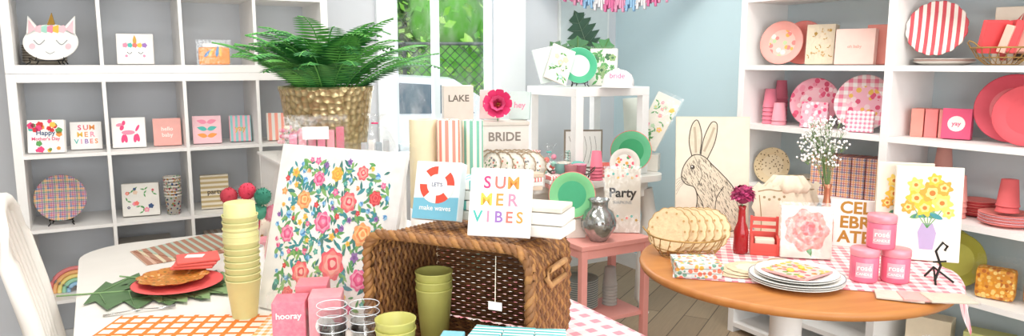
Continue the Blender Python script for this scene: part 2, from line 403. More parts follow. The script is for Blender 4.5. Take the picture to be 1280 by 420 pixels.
def a_unicorn_face(b,w,h,y):
    b.circ(0,h*.38,w*.34,y,M('#fdfdfb',.6,var=0),24,.8)
    for sx in (-1,1):
        b.stroke([(sx*w*.22,h*.4),(sx*w*.15,h*.34),(sx*w*.08,h*.4)],w*.02,y-EPS,BLACK); b.circ(sx*w*.24,h*.27,w*.04,y-EPS,PINK)
    b.leaf(0,h*.62,h*.34,w*.05,pi/2,y-EPS,GOLD)
    for i,m in enumerate((PINK,TEAL,CORAL,YEL,PUR)): b.circ((i-2)*w*.13,h*.62,w*.07,y-EPS*(1.2+i*.1),m,15,1,0,.15,5)
# ---- left shelf stock (t,d)
r1=1.507; r2=1.093; r3=.742; r4=.391
b=B('unicorn_plate')
b.push(T(0,0,.105)@RX(-12))
pp=[]
for i in range(40):
    a=2*pi*i/40; pp.append((.118*math.cos(a)*(1+.04*math.cos(a)**2),.085*math.sin(a)))
b.ext(pp,0,.006,WH2)
for sx in (-1,1):
    b.ext([(sx*.05,.06),(sx*.105,.125),(sx*.108,.03)],0,.006,WH2); b.flat([(sx*.066,.06),(sx*.1,.107),(sx*.101,.04)],-EPS,LPK)
    b.stroke([(sx*.075,.01),(sx*.05,-.012),(sx*.025,.01)],.004,-EPS,GRY); b.circ(sx*.08,-.02,.014,-EPS,LPK)
b.ext([(-.018,.08),(0,.14),(.018,.08)],0,.006,GOLD)
for i,m in enumerate((LPK,MINT,PINK,YEL,LPK)): b.circ((i-2)*.026,.062,.018,-EPS*(1+.2*i),m,15,1,0,.15,5)
b.stroke([(-.02,-.045),(0,-.055),(.02,-.045)],.003,-EPS,GRY)
b.pop(); easel_geo(b,.14,.1); b.done(L(.18,.08,r1),5)
plate_stack('speckled_plate_stack',L(.145,.25,r1),.095,[M('#cbc1b2'),M('#8d8272')],14)
pack('unicorn_napkin_pack',L(.53,.12,r1),20,.165,.15,.03,M('#ece8e4'),a_unicorn_face,6)
b=B('wrapped_party_favors'); b.box(0,0,0,.15,.06,.09,ORA,.01); b.box(0,0,.09,.11,.05,.02,WH2,.005); b.box(0,0,0,.17,.07,.13,film())
for i in range(7): b.leaf(-.07+.02*i,.04,.06,.008,.6+.2*i,-.031-EPS*i,[ORA,BLU,YEL][i%3])
b.done(L(.90,.15,r1),25)
pack('mothers_day_napkin_pack',L(.125,.06,r2),14,.155,.155,.03,WH2,a_mothers,8)
pack('summer_vibes_napkin_pack',L(.29,.13,r2),25,.135,.135,.03,WH2,a_summer,8)
pack('balloon_dog_napkin_pack',L(.475,.11,r2),24,.15,.15,.03,WH2,a_dog,8)
pack('pink_napkin_pack',L(.65,.12,r2),26,.13,.14,.03,M('#efb0a6'),a_text('hello\nbaby',M('#fbeee6'),.2),6)
pack('mustache_napkin_pack',L(.84,.12,r2),24,.14,.145,.03,M('#f2c5cb'),a_must,8)
pack('pastel_stripe_napkin_pack',L(1.01,.14,r2),24,.11,.14,.03,stripes('#f7b7c2','#8fd0cf',40,0),a_text('yay',GOLD,.3),8)
pack('coral_napkin_pack',L(1.2,.1,r2),20,.12,.15,.03,stripes('#f4a08c','#e9e3da',30,0),None,8)
pc=['#c23b4a','#23508c','#e0a040','#3c7a64','#8a3f7c']
plate_up('plaid_plate',L(.165,.12,r3),24,.112,plaid('#efe6dc',pc,22,0,2),plaid('#efe6dc',pc,22,0,2),12,stand=True)
pack('fashion_napkin_box',L(.505,.1,r3),22,.17,.165,.06,M('#e9e5dd'),a_flowers(5,[PINK,NAVY,CORAL,M('#e8c9b0')],9,.06),5)
cups('patterned_cup_stack',L(.655,.1,r3),.042,.1,floral('#e6e0d6',['#2d4f86','#c74d58','#7fae84','#d69f4d'],70,.4),7,.016)
pack('metallic_gift_box',L(.86,.12,r3),24,.14,.18,.06,stripes('#bfa877','#e6dcc8',40,2),a_text('party',BRN,.2),3)
b=B('rainbow_toy')
for i,m in enumerate((M('#e88a8a'),M('#f2b87c'),M('#f1dc8a'),M('#9fd3b4'),M('#9bc4e0'))):
    r=.12-.02*i; pts=[(r*math.cos(pi*k/14),0,r*math.sin(pi*k/14)) for k in range(15)]
    b.tube(pts,.0102,m,8,flat=1.0)
b.done(L(.2,.13,r4+.001),20)
pack('grey_storage_box',L(.52,.2,r4),30,.25,.2,.15,M('#cfcac2'),None,0)
pack('striped_gift_box',L(.9,.12,r4),30,.2,.22,.1,stripes('#cdb9a8','#f1e8dd',30,0),None,0)
# ------------------------------------------------------------ white product table (left)
def roundrect(w,d,r,n=8):
    p=[]
    for cx,cy,a0 in ((w/2-r,d/2-r,0),(-w/2+r,d/2-r,90),(-w/2+r,-d/2+r,180),(w/2-r,-d/2+r,270)):
        for i in range(n+1):
            a=rad(a0+90*i/n); p.append((cx+r*math.cos(a),cy+r*math.sin(a)))
    return p
def slab(b,pts,z0,z1,m,x=0,y=0):
    n=len(pts); b.add([(x+p[0],y+p[1],z0) for p in pts]+[(x+p[0],y+p[1],z1) for p in pts],[list(range(n))[::-1],list(range(n,2*n))]+[(i,(i+1)%n,n+(i+1)%n,n+i) for i in range(n)],m)
paintw=M('#f0ece5',.45,var=.04,scale=8)
b=B('white_product_table')
slab(b,roundrect(1.4,2.38,.22),.715,.75,paintw); slab(b,roundrect(1.36,2.34,.2),.705,.715,paintw)
for x in (-.56,.56): b.box(x,0,.61,.025,1.9,.095,paintw)
for y in (-1.02,1.02): b.box(0,y,.61,1.1,.025,.095,paintw)
for x in (-.56,.56):
    for y in (-1.02,1.02):
        b.box(x,y,.55,.08,.08,.155,paintw); b.lathe([(.001,0),(.022,0),(.028,.04),(.022,.08),(.036,.3),(.03,.45),(.04,.5),(.036,.55)],paintw,16,x,y)
TC=W(.6,2.25); b.done((TC[0],TC[1],0),30)
TZ=.751
b=B('dining_chair')
slab(b,roundrect(.44,.42,.1),.445,.47,paintw)
for x in (-.18,.18):
    for y in (-.17,.17): b.tube([(x*1.15,y*1.15,0),(x*1.05,y*1.05,.2),(x,y,.45)],[.014,.02,.016],paintw,10)
for x in (-.18,.18): b.tube([(x*1.08,-.185,.18),(x*1.08,.185,.18)],.01,paintw,8)
b.tube([(-.2,0,.18),(.2,0,.18)],.01,paintw,8)
hoop=[(-.2,.18,.46),(-.215,.2,.6),(-.225,.235,.8),(-.22,.27,.96),(-.19,.29,1.05),(-.12,.3,1.09),(0,.305,1.105),(.12,.3,1.09),(.19,.29,1.05),(.22,.27,.96),(.225,.235,.8),(.215,.2,.6),(.2,.18,.46)]
b.tube(hoop,.026,paintw,10)
for i in range(5):
    x=-.13+.065*i; b.tube([(x,.175,.46),(x*1.1,.23,.78),(x*1.15,.295,1.08)],[.009,.013,.008],paintw,8)
b.done((-1.262,2.25,0),120)
def monstera(b,Lf,Wf,z,m,m2):
    N=13
    def outline(sg):
        o=[(0,-Lf*.42)]
        for i in range(1,N):
            t=i/N; y=-Lf*.5+Lf*t; w=Wf*.5*(math.sin(pi*t**.75))**.7
            if i%2: o.append((sg*w,y+Lf*.02))
            else: o.append((sg*w*.55,y-Lf*.01)); 
        o.append((0,Lf*.5)); return o
    for sg in (-1,1):
        o=outline(sg); vs=[(x,y,z+abs(x)*.03) for x,y in o]; c=len(vs)
        mid=[(0,-Lf*.42+(Lf*.92)*i/(len(o)-1),z) for i in range(len(o))]
        b.add(vs+mid,[(i,i+1,c+i+1,c+i) for i in range(len(o)-1)],m)
    b.tube([(0,-Lf*.6,z+.001),(0,Lf*.48,z+.002)],.003,m2,4)
    for i in range(2,N-1,2):
        for sg in (-1,1):
            y=-Lf*.5+Lf*i/N; w=Wf*.5*(math.sin(pi*(i/N)**.75))**.7
            b.tube([(0,y-.02,z+.001),(sg*w*.8,y+Lf*.06,z+.003+w*.02)],.0015,m2,3)
dg=M('#587a50',.5,var=.15); dg2=M('#86a872',.5)
b=B('monstera_leaf_placemat'); monstera(b,.58,.46,.002,dg,dg2); b.push(RZ(25)@T(.06,.1,.003)); monstera(b,.44,.34,.002,dg2,dg); b.pop(); b.push(RZ(-30)@T(-.05,-.02,.006)); monstera(b,.4,.3,.002,dg,dg2); b.pop(); b.done(W(.18,2.64,TZ),-75)
b=B('coral_serving_plate'); b.push(T(0,0,.012)); plate_geo(b,.145,M('#ea6260'),M('#ea6260')); b.pop(); b.done(W(.2,2.62,TZ),0)
gl=floral('#c98236',['#a97a2e','#e6b57c','#b9642a','#8f6c2c'],70,.42)
b=B('gold_patterned_plate'); b.push(T(0,0,.024)); plate_geo(b,.118,gl,gl,scal(10,.1)); b.pop(); b.done(W(.19,2.66,TZ),0)
b=B('coral_napkin_stack')
for i in range(3): b.push(T(.005*i,0,.046+.011*i)@RZ(8*i)); b.box(0,0,0,.14,.12,.01,M('#ea6a62'),.004); b.pop()
b.box(.0,0,.0785,.06,.04,.002,WH2); b.done(W(.27,2.74,TZ),10)
b=B('striped_placemat')
for i in range(3): b.push(T(.03*i,.02*i,.003*i)@RZ(10*i)); b.box(0,0,0,.34,.26,.003,stripes(['#ddb9a4','#e6d8b8','#b9c8b8'][i],'#b5826a',30,0,.6)); b.pop()
b.done(W(.27,3.16,TZ),40)
def honeyM():
    t=NT('orange_trellis'); v=t.n('ShaderNodeTexVoronoi'); t.l(t.co,v.inputs['Vector']); v.feature='DISTANCE_TO_EDGE'; v.inputs['Scale'].default_value=22; v.inputs['Randomness'].default_value=.0
    return t.end(t.mix(t.math('LESS_THAN',v.outputs['Distance'],.16),lin('#f6ece0'),lin('#ea7f2a')),.6)
b=B('trellis_placemat'); b.box(0,0,0,.5,.36,.003,honeyM()); b.box(.25,-.02,.003,.1,.36,.002,gingham('#eba94f',40)); b.done((-.93,1.93,TZ),2)
b=B('silver_fork'); sv=M('#c8c8c6',.2,.9)
b.tube([(-.1,0,.004),(0,0,.01),(.05,0,.006)],[.006,.003,.004],sv,6,flat=.4)
for k in range(4): b.tube([(.05,0,.006),(.065,(k-1.5)*.006,.005),(.1,(k-1.5)*.006,.008)],.0018,sv,5)
b.done((-1.15,2.14,TZ),25)
cupm=M('#dad898',.45,var=.04)
b=B('yellow_cup_stack')
for i in range(11):
    z=i*.0195; b.lathe([(.036,z),(.05,z+.118),(.052,z+.119),(.052,z+.123),(.049,z+.122)],cupm,28)
z=.235
b.lathe([(.05,z),(.0515,z+.006),(.044,z+.118),(.04,z+.12),(.001,z+.12)],cupm,28)
b.lathe([(.036,0),(.001,0)],cupm,28)
b.done((-.81,2.10,TZ),0)
b=B('felt_pompom_picks'); b.lathe([(.04,0),(.045,.01),(.045,.13),(.04,.13),(.04,.01),(.001,.01)],WHITE,20)
def fuzz(b,x,y,z,r,m):
    b.ball(x,y,z,r,m,14)
    vs=[];fs=[]
    for i in range(120):
        u=Vector((random.gauss(0,1),random.gauss(0,1),random.gauss(0,1))).normalized(); t=u.cross(Vector((.3,.5,.8))).normalized()*r*.12; c=Vector((x,y,z))+u*r*.9
        n=len(vs); vs+=[c-t,c+t,c+u*r*.28]; fs.append((n,n+1,n+2))
    b.add(vs,fs,m)
for x,y,z,m in ((-.065,0,.31,M('#b23a48',.9)),(-.005,.01,.325,M('#cf3e55',.9)),(.055,-.01,.31,M('#37806a',.9)),(-.03,-.045,.255,M('#e06a8a',.9)),(.035,.0,.255,M('#4f9a80',.9)),(.075,.02,.245,M('#e88aa0',.9)),(.0,.03,.205,M('#d9536f',.9))):
    b.tube([(x*.3,y*.3,.01),(x,y,z)],.002,CRM,5); fuzz(b,x,y,z,.029,m)
b.done((-.91,2.44,TZ),0)
# floral panel
b=B('floral_placemat_pad')
b.push(T(0,0,.005)@RX(-15)); w,h=.5,.52
b.box(0,.008,0,w,.016,h,WH2,.003)
cols={'coral':[M('#ee6470'),M('#f68f88'),M('#fab4a8'),M('#e84e60'),M('#f9c2b6')],'peach':[M('#f5a866'),M('#f9c486'),M('#f08e54'),M('#f8d89a')],'pink':[M('#ee6f9e'),M('#f7a6c2'),M('#e25286')],'red':[M('#d8404a'),M('#f06c68')],'yel':[M('#f5c854'),M('#f0a44a')],'blue':[M('#6fb2e0'),M('#4585c6'),M('#9ccfee')],'pur':[M('#9c74b4'),M('#7c5294')],'teal':[M('#52a89e'),M('#82cabc')]}
lg=[M('#62a060'),M('#42807a'),M('#88b66c'),M('#42949c')]
rs=random.Random(11)
pts=[]
def inside(x,z,r): return (abs(x)/(w/2-.03-r*.5))**4+(abs(z-h/2)/(h/2-.03-r*.5))**4<1
spec=[(.03,.17,.046,'coral'),(-.09,.13,.034,'coral'),(.13,.27,.034,'peach'),(-.03,.29,.032,'pink'),(-.12,.35,.028,'peach'),(.06,.36,.03,'coral'),(.16,.38,.022,'red'),(-.17,.24,.026,'pink'),(.14,.14,.03,'pink'),(0,.44,.022,'yel'),(-.13,.06,.022,'red'),(-.07,.42,.022,'pink'),(.08,.08,.022,'yel'),(.1,.45,.021,'coral')]
for x,z,r,c in spec: pts.append((x,z,r,c))
for i in range(2600):
    r=rs.choice((.008,.009,.011,.014)); x=rs.uniform(-w/2,w/2); z=rs.uniform(0,h)
    if not inside(x,z,r): continue
    if all(math.hypot(x-p[0],z-p[1])>(r+p[2])*1.35 for p in pts): pts.append((x,z,r,rs.choice(['blue','blue','blue','pink','yel','red','teal','pur','peach'])))
for i in range(560):
    x=rs.uniform(-w/2+.04,w/2-.04); z=rs.uniform(.04,h-.04); a=rs.random()*6.3; Lx=rs.uniform(.018,.04)
    if inside(x+math.cos(a)*Lx,z+math.sin(a)*Lx,0): b.leaf(x,z,Lx,Lx*.17,a,-EPS*(.5+.001*i),rs.choice(lg))
for i,(x,z,r,c) in enumerate(pts):
    y=-EPS*(1.7+.008*i)
    if r>.02: b.rose(x,z,r,y,cols[c])
    elif c=='blue' or i%2==0:
        a=rs.random()*6.3
        for k in range(3): b.leaf(x,z,r*1.9,r*.45,a+(k-1)*.45,y-.00003*k,cols[c][k%len(cols[c])])
    else:
        b.circ(x,z,r,y,cols[c][0],20,1,rs.random()*6,.25,5); b.circ(x,z,r*.45,y-.0002,cols[c][1],8)
b.box(0,.008,-.001,w+.03,.024,h+.02,film())
b.pop(); b.done((-.585,2.055,TZ),-30)
# riser crate & fern
b=B('white_display_riser'); b.box(0,0,0,.46,.62,.355,WHITE,.004); b.box(0,0,.355,.48,.64,.012,WHITE,.003); b.done(W(.86,3.07,TZ),30)
RZT=TZ+.368
b=B('potted_fern')
n=48
b.lathe([(.001,0),(.155,0),(.165,.01),(.2,.27),(.206,.28),(.206,.295),(.195,.295),(.185,.25),(.001,.25)],hammered(),n)
b.disc(.186,M('#4b3a2b',.9,bump=.6),0,0,.262,24)
fg=[M('#45964a',.5,var=.25,scale=6),M('#6ab654',.5,var=.25,scale=6),M('#2f753a',.5,var=.2,scale=6)]
for k in range(74):
    az=k*2.39996+random.uniform(-.2,.2); u=random.random(); el=rad(34+52*u); Lf=random.uniform(.37,.52)*(1-.08*u)
    dirh=Vector((math.cos(az),math.sin(az),0)); p=Vector((0,0,.265))+dirh*.12*(1-u); side=Vector((-dirh.y,dirh.x,0))
    N=24; ang=el; st=[p.copy()]; tg=[]
    curl=random.uniform(.9,1.7)*(.6+.7*u)
    for i in range(N):
        t=dirh*math.cos(ang)+Vector((0,0,1))*math.sin(ang); tg.append(t); p=p+t*(Lf/N); st.append(p.copy()); ang-=curl/N*(.4+1.4*i/N)
    m=random.choice(fg); b.tube([tuple(q) for q in st[::3]],[.0028]*len(st[::3]),fg[1],4)
    vs=[];fs=[]
    for i in range(3,N):
        s_=i/N; l=.088*math.sin(pi*min(1,(s_*.93+.04))**.8)**.8+.006; t=tg[i]
        for sg in (-1,1):
            d=(side*sg*.93+t*.38-Vector((0,0,.18))).normalized(); wv=t*(Lf/N*.4); q=st[i]
            a=len(vs); vs+=[q-wv*.5,q+d*l*.55-wv*.9,q+d*l,q+d*l*.5+wv*.9,q+wv*.6]; fs.append((a,a+1,a+2,a+3,a+4))
    b.add([tuple(v) for v in vs],fs,m)
o=b.done((-.82,3.2,RZT+.001),0)
b=B('pink_favor_bag')
for i in range(6): b.box(-.09+.036*i,0,0,.03,.05,.12+.012*(i%3),[PINK,M('#f2a8b3'),M('#de7a8d')][i%3],.004)
b.box(0,0,-.0005,.24,.1,.19,film()); b.box(0,-.052,.1,.1,.002,.05,WH2); b.done(W(.755,2.86,RZT),10)
b=B('cellophane_favor_bag')
for i in range(4): b.box(-.045+.03*i,0,0,.025,.04,.07+.01*(i%2),[M('#c9cdd0'),WH2,M('#a7b4bd')][i%3],.003)
b.lathe([(.001,0),(.08,0),(.085,.06),(.05,.13),(.012,.15),(.05,.19)],film(),10,fn=lambda t:1+.12*math.sin(5*t)); b.tube([(.013*math.cos(i*.6),.013*math.sin(i*.6),.15) for i in range(11)],.003,HOT,5,True)
b.done(W(.995,2.86,RZT),10)
b=B('pink_blossom_bunch'); b.lathe([(.001,0),(.025,0),(.03,.05),(.025,.06)],WHITE,16)
for i in range(26):
    a=random.random()*6.3; r=random.uniform(0,.06); z=.11+random.uniform(-.03,.03)
    b.tube([(0,0,.03),(r*math.cos(a),r*math.sin(a),z)],.0012,GRN,4)
    for k in range(5): b.ball(r*math.cos(a)+.009*math.cos(k*1.26),r*math.sin(a)+.009*math.sin(k*1.26),z,.008,random.choice([LPK,PINK,M('#f7d9b0')]),6)
b.done(W(.69,2.99,RZT),0)
b=B('acrylic_box_set')
for (x,y,w_,h_,m) in ((0,0,.16,.2,CRM),(.02,.14,.15,.27,M('#d9c5b2')),(-.0,-.14,.13,.14,M('#e3909c'))):
    b.box(x,y,0,w_,.1,h_*.8,m,.004); b.box(x,y,0,w_+.01,.11,h_,film())
b.box(0,-.055,.05,.09,.001,.06,GOLD)
b.done(W(.48,2.88,TZ),30)
b=B('pink_party_box_set')
for x,y,h_,m in ((-.045,0,.165,M('#ec7488')),(.045,0,.175,M('#f29aa4')),(.0,.09,.18,M('#ee8490'))):
    b.box(x,y,0,.082,.08,h_,m,.003)
b.text('hooray',.022,-.045,.13,-.0415,WH2,.02); b.circ(.045,.1,.025,-.0415,WH2,16); b.text('yay',.022,.045,.1,-.0422,HOT,.02)
for q in range(10): b.circ(-.075+.015*(q%5),.03+.03*(q//5),.004,-.0415,WH2,8)
b.box(0,.045,0,.19,.19,.19,film())
b.done((-.525,1.79,TZ),8)
def tumblers(loc,rz,n=3):
    b=B('clear_tumbler_stack'); pc_=M('#e9eef2',.15,var=.01)
    for i in range(n):
        x=(i-(n-1)/2)*.078
        for k in range(4): z=.02*k; b.lathe([(.001,z+.004),(.026,z+.004),(.036,z+.12),(.0375,z+.12)],film(),20,x); b.tube([(x+.0365*math.cos(q*pi/10),.0365*math.sin(q*pi/10),z+.12) for q in range(20)],.0011,pc_,4,True); b.tube([(x+.026*math.cos(q*pi/8),.026*math.sin(q*pi/8),z+.005) for q in range(16)],.0011,pc_,4,True)
    b.done(loc,rz)
tumblers((-.40,1.69,TZ),5,2)
# wicker basket
wk=M('#a5733f',.6,var=.4,scale=40,bump=.3); wk2=M('#754a28',.6,var=.35,scale=40,bump=.3); wk3=M('#b98a58',.6,var=.3,scale=40); wk4=M('#8d5f36',.6,var=.4,scale=40)
b=B('wicker_basket')
bw,bh,bd=.46,.325,.31
def rr3(y,k,n=96,amp=0,ph=0):
    w_,h_=bw*k-.012,bh*k-.012; r=.05
    base=roundrect(w_,h_,r,6)
    Ls=[0]; m_=len(base)
    for i in range(m_): a,c=base[i],base[(i+1)%m_]; Ls.append(Ls[-1]+math.hypot(c[0]-a[0],c[1]-a[1]))
    out=[]; j=0
    for q in range(n):
        t=Ls[-1]*q/n
        while Ls[j+1]<t: j+=1
        a,c=base[j],base[(j+1)%m_]; f=(t-Ls[j])/(Ls[j+1]-Ls[j]+1e-9)
        x,z=a[0]+(c[0]-a[0])*f,a[1]+(c[1]-a[1])*f
        o=amp*math.cos(pi*q/2+ph); dx,dz=c[0]-a[0],c[1]-a[1]; dl=math.hypot(dx,dz) or 1
        out.append((x+dz/dl*o,y,bh/2+z-dx/dl*o))
    return out
rows=32
for i in range(rows):
    y=-bd/2+.012+(bd-.02)*i/(rows-1); k=1-.06*(i/rows)
    pts=rr3(y,k,n=128,amp=.0045,ph=pi*(i%2))
    pts=[(p[0],p[1],p[2]-(1-k)*bh/2) for p in pts]
    b.tube(pts,.0056,[wk,wk2,wk4][i%3],5,True)
st0=rr3(-bd/2,1,n=64); st1=rr3(bd/2,.94,n=64)
for p,q in zip(st0,st1): b.tube([p,(q[0],q[1],q[2]-.06*bh/2)],.0045,wk2,5)
for ph in (0,2.1,4.2):
    base=rr3(-bd/2,1.02,n=150); pts=[]
    for i,p in enumerate(base):
        a=i*2*pi*25/150+ph; pts.append((p[0]*(1+.022*math.cos(a)),p[1]+.009*math.sin(a),(p[2]-bh/2)*(1+.03*math.cos(a))+bh/2+.003))
    b.tube(pts,.009,wk if ph==0 else wk4,6,True)
for i in range(30):
    z=.02+i*.0098; xs=[-bw*.44+j*bw*.88/24 for j in range(25)]
    b.tube([(x,bd/2-.004+.003*(-1)**(j+i),z) for j,x in enumerate(xs)],.005,[wk4,wk2][i%2],4)
hx=bw/2-.004
b.tube([(hx+.006,-.06,.235),(hx+.012,-.05,.255),(hx+.012,.05,.255),(hx+.006,.06,.235),(hx+.012,.05,.215),(hx+.012,-.05,.215)],.008,wk3,6,True)
b.tube([(.15,-bd/2-.02,.31),(.15,-bd/2-.024,.2)],.0012,CRM,4); b.box(.15,-bd/2-.024,.18,.035,.002,.02,WH2)
b.done((-.1,1.855,TZ+.006),-25)
olive=M('#c2bf6a',.45,var=.05)
def tallcup(loc,r,h,n):
    b=B('olive_cup_stack')
    for i in range(n): z=i*.022; b.lathe([(.001,z),(r*.72,z),(r,z+h),(r*1.04,z+h+.002),(r*1.04,z+h+.005),(r*.96,z+h+.004),(r*.7,z+.01),(.001,z+.01)],olive,28)
    b.done(loc,0)
tallcup((-.205,1.83,TZ+.025),.048,.15,3)
tallcup((-.27,1.60,TZ),.046,.15,2)
b=B('turquoise_striped_napkin_stack')
for i in range(3):
    b.push(T(-.075+.075*i*1.0,.0,0)@RZ(6*(i-1))); 
    for k in range(5): b.box(.0,0,.034*k,.07,.14,.032,stripes('#4fbcc0','#f8f8f4',60,1),.003)
    b.pop()
b.done((.01,1.50,TZ),-8)
pack('blue_label_box',(-.14,1.46,TZ),-8,.05,.17,.08,M('#8ccbd8'),a_text('joy',WH2,.15))
BT=TZ+.006+.325+.012
def a_buoy(b,w,h,y):
    b.flat([(-w*.49,h*.01),(w*.49,h*.01),(w*.49,h*.99),(-w*.49,h*.99)],y,M('#e4eff2')); y-=EPS
    b.flat([(-w*.49,h*.01),(w*.49,h*.01),(w*.49,h*.4),(-w*.49,h*.36)],y,M('#79bcd2'))
    n=32; cx,cz=0,h*.6
    for i in range(n):
        a0,a1=2*pi*i/n,2*pi*(i+1)/n; m=M('#e8503c') if (i//4)%2==0 else M('#fdf4ea')
        b.flat([(cx+w*.38*math.cos(a0),cz+w*.38*math.sin(a0)),(cx+w*.38*math.cos(a1),cz+w*.38*math.sin(a1)),(cx+w*.22*math.cos(a1),cz+w*.22*math.sin(a1)),(cx+w*.22*math.cos(a0),cz+w*.22*math.sin(a0))],y-EPS,m)
    b.circ(cx,cz,w*.22,y-EPS*1.2,WH2); b.text("LET'S",h*.09,cx,cz,y-EPS*2,NAVY); b.text("make waves",h*.12,0,h*.2,y-EPS*2,WH2)
pack('lifebuoy_napkin_pack',(-.205,1.85,BT),-18,.13,.155,.04,M('#e4eff2'),a_buoy,16)
pack('summer_vibes_napkin_pack',(-.035,1.675,BT),-12,.15,.165,.03,WH2,a_summer,16)
b=B('napkin_box_stack')
for i in range(2): b.push(RZ(4*(i-1))); b.box(0,0,.031*i,.125,.11,.029,M('#eeeae2'),.004); b.pop()
b.box(0,-.0,.062,.115,.1,.012,M('#ddd5c8'),.003)
b.done((.082,1.755,BT),-20)
b=B('striped_napkin_box_stack')
for i in range(4): b.push(RZ(5*(i-1))); b.box(0,0,.028*i,.11,.11,.026,stripes('#63bfb8','#f7f4ee',50,0) if i%2 else M('#dfe6df'),.003); b.pop()
b.done((-.085,1.94,BT),-20)
def roll(x,y,m,h=.56,r=.052):
    b=B('gift_wrap_roll'); b.lathe([(r*.3,.001),(r,.001),(r,h),(r*.9,h+.001),(r*.35,h),(r*.3,h-.02)],m,32); b.disc(r*.32,M('#8a7458'),0,0,h-.02,16)
    b.lathe([(r+.0005,h*.2),(r+.001,h*.2),(r+.001,h*.42),(r+.0005,h*.42)],WH2,32); b.done((x,y,TZ),20)
roll(-.325,2.62,M('#d9cca9',.5),.56,.05); roll(-.23,2.6,angstripes('#ec8474','#efe4d0',10),.56,.042); roll(-.145,2.64,angstripes('#6fae98','#efe4d0',10),.555,.04)
b=B('gingham_table_runner')
gr=gingham('#ee8f9c',18,0,1)
vs=[];fs=[];N=24
for i in range(N+1):
    for j in range(9):
        y=-.5+i/N*1.0; x=-.3+j*.06; z=.0015
        if x>.12: z=.0015-(x-.12); x=.125+.01*math.sin(y*40)*min(1,(-z)*8)+.012
        vs.append((x,y,z))
for i in range(N):
    for j in range(8): a=i*9+j; fs.append((a,a+1,a+10,a+9))
b.add(vs,fs,gr,True); b.done(W(1.175,1.7,TZ),30)
# ------------------------------------------------------------ round pedestal table right
RC=(1.07,2.70)
b=B('round_pedestal_table')
wt=wood('#b06a30','#cc8c4c',1.5,14)
b.lathe([(.001,.715),(.54,.715),(.565,.722),(.57,.735),(.565,.748),(.555,.75),(.001,.75)],wt,64)
b.lathe([(.001,0),(.22,0),(.23,.02),(.2,.05),(.09,.09),(.07,.14),(.1,.22),(.12,.3),(.09,.4),(.06,.45),(.06,.56),(.1,.62),(.2,.66),(.22,.715)],WHITE,32)
for k in range(4):
    a=pi/4+k*pi/2; b.tube([(.1*math.cos(a),.1*math.sin(a),.12),(.24*math.cos(a),.24*math.sin(a),.09),(.34*math.cos(a),.34*math.sin(a),.025)],[.04,.035,.025],WHITE,10)
b.done((RC[0],RC[1],0),15)
b=B('gingham_tablecloth')
N=56; vs=[];fs=[]; Rr=.572; cc=Vector((.14,.11)); ang=rad(-14); S=1.08
for i in range(N+1):
    for j in range(N+1):
        lx,ly=(i/N-.5)*S,(j/N-.5)*S*.84; x=cc.x+lx*math.cos(ang)-ly*math.sin(ang); y=cc.y+lx*math.sin(ang)+ly*math.cos(ang)
        d=math.hypot(x,y); z=.0015
        if d>Rr:
            e=d-Rr; th=math.atan2(y,x); rr_=Rr+.006+.03*min(1,e*5)*(1+math.sin(th*26))*.5+.08*e; x,y=x/d*rr_,y/d*rr_; z=-e*.95
        vs.append((x,y,z))
for i in range(N):
    for j in range(N): a=i*(N+1)+j; fs.append((a,a+1,a+N+2,a+N+1))
b.add(vs,fs,gingham('#ec8896',22,0,1,ang=-ang),True); b.done((RC[0],RC[1],.7505),0)
Z=.753
b,_=wire_basket('wire_plate_basket',None,.15,.085,M('#b08a50',.4,.5),.7)
straw=M('#e3c89e',.7,var=.15,scale=60,bump=.3); straw2=M('#bd955e',.7,var=.1)
def sdisc(b,r,m,m2,k=14):
    f=lambda t:1+.06*abs(math.sin(k*t/2))
    b.lathe([(.001,0),(r*.7,0),(r*.95,.004),(r,.007),(r*.95,.008),(r*.7,.004),(.001,.004)],m,84,fn=f); b.lathe([(r*.975,.008),(r*1.0,.0095),(r*1.006,.006)],m2,84,fn=f)
    for q in range(10):
        a=q*.628; b.disc(.005,m2,r*.8*math.cos(a),r*.8*math.sin(a),.0085,6)
for i in range(6):
    b.push(T(-.07+.03*i,.0,.1)@RZ(-38+5*i)@RX(68-2*i)); sdisc(b,.088,straw,straw2); b.pop()
b.done((.70,2.82,Z),0)
pack_s=floral('#cfd8d4',['#6f9e8a','#ee7a60','#e8b050','#c7cfd0'],60,.5)
b=B('patterned_napkin_stack')
for i in range(3): b.push(RZ(3*i)); b.box(0,0,.017*i,.165,.15,.016,pack_s,.003); b.pop()
b.done((.675,2.56,Z),-8)
b=B('red_bud_vase'); rg=M('#a82428',.12,var=.02)
b.lathe([(.001,0),(.026,0),(.03,.01),(.028,.07),(.03,.09),(.016,.13),(.013,.18),(.017,.195),(.013,.195),(.01,.15)],rg,24)
b.tube([(0,0,.18),(.002,0,.23)],.002,GRN,5)
pu=[M('#a8285a',.6),M('#c8467c',.6),M('#86204c',.6)]
for k in range(90):
    u=Vector((random.gauss(0,1),random.gauss(0,1),abs(random.gauss(0,.8)))).normalized(); c=Vector((0,0,.235))+u*.036
    t1=u.cross(Vector((0,0,1.01))).normalized()*.022; t2=u.cross(t1).normalized()*.02
    b.add([c-t1,c-t2*.8+u*.006,c+t1,c+t2+u*.014],[(0,1,2,3)],pu[k%3])
b.ball(0,0,.235,.033,pu[2]); b.done((.925,2.84,Z),0)
b=B('coral_wood_caddy'); cw=M('#e4584e',.5)
b.box(0,0,.0,.11,.09,.012,cw,.002)
for x in (-.05,.05): b.box(x,0,.012,.01,.09,.06,cw); b.box(x,.035,.07,.01,.012,.075,cw)
b.box(0,.035,.125,.11,.01,.016,cw); b.box(0,.04,.03,.1,.006,.05,cw); b.box(0,-.04,.012,.1,.006,.035,cw); b.box(0,.035,.095,.1,.008,.012,cw)
b.box(0,-.005,.013,.075,.05,.05,CRM,.003); b.done((1.02,2.84,Z),-15)
b=B('cream_ruffled_guest_towels'); crf=M('#e9dcc4',.8,var=.12,bump=.3)
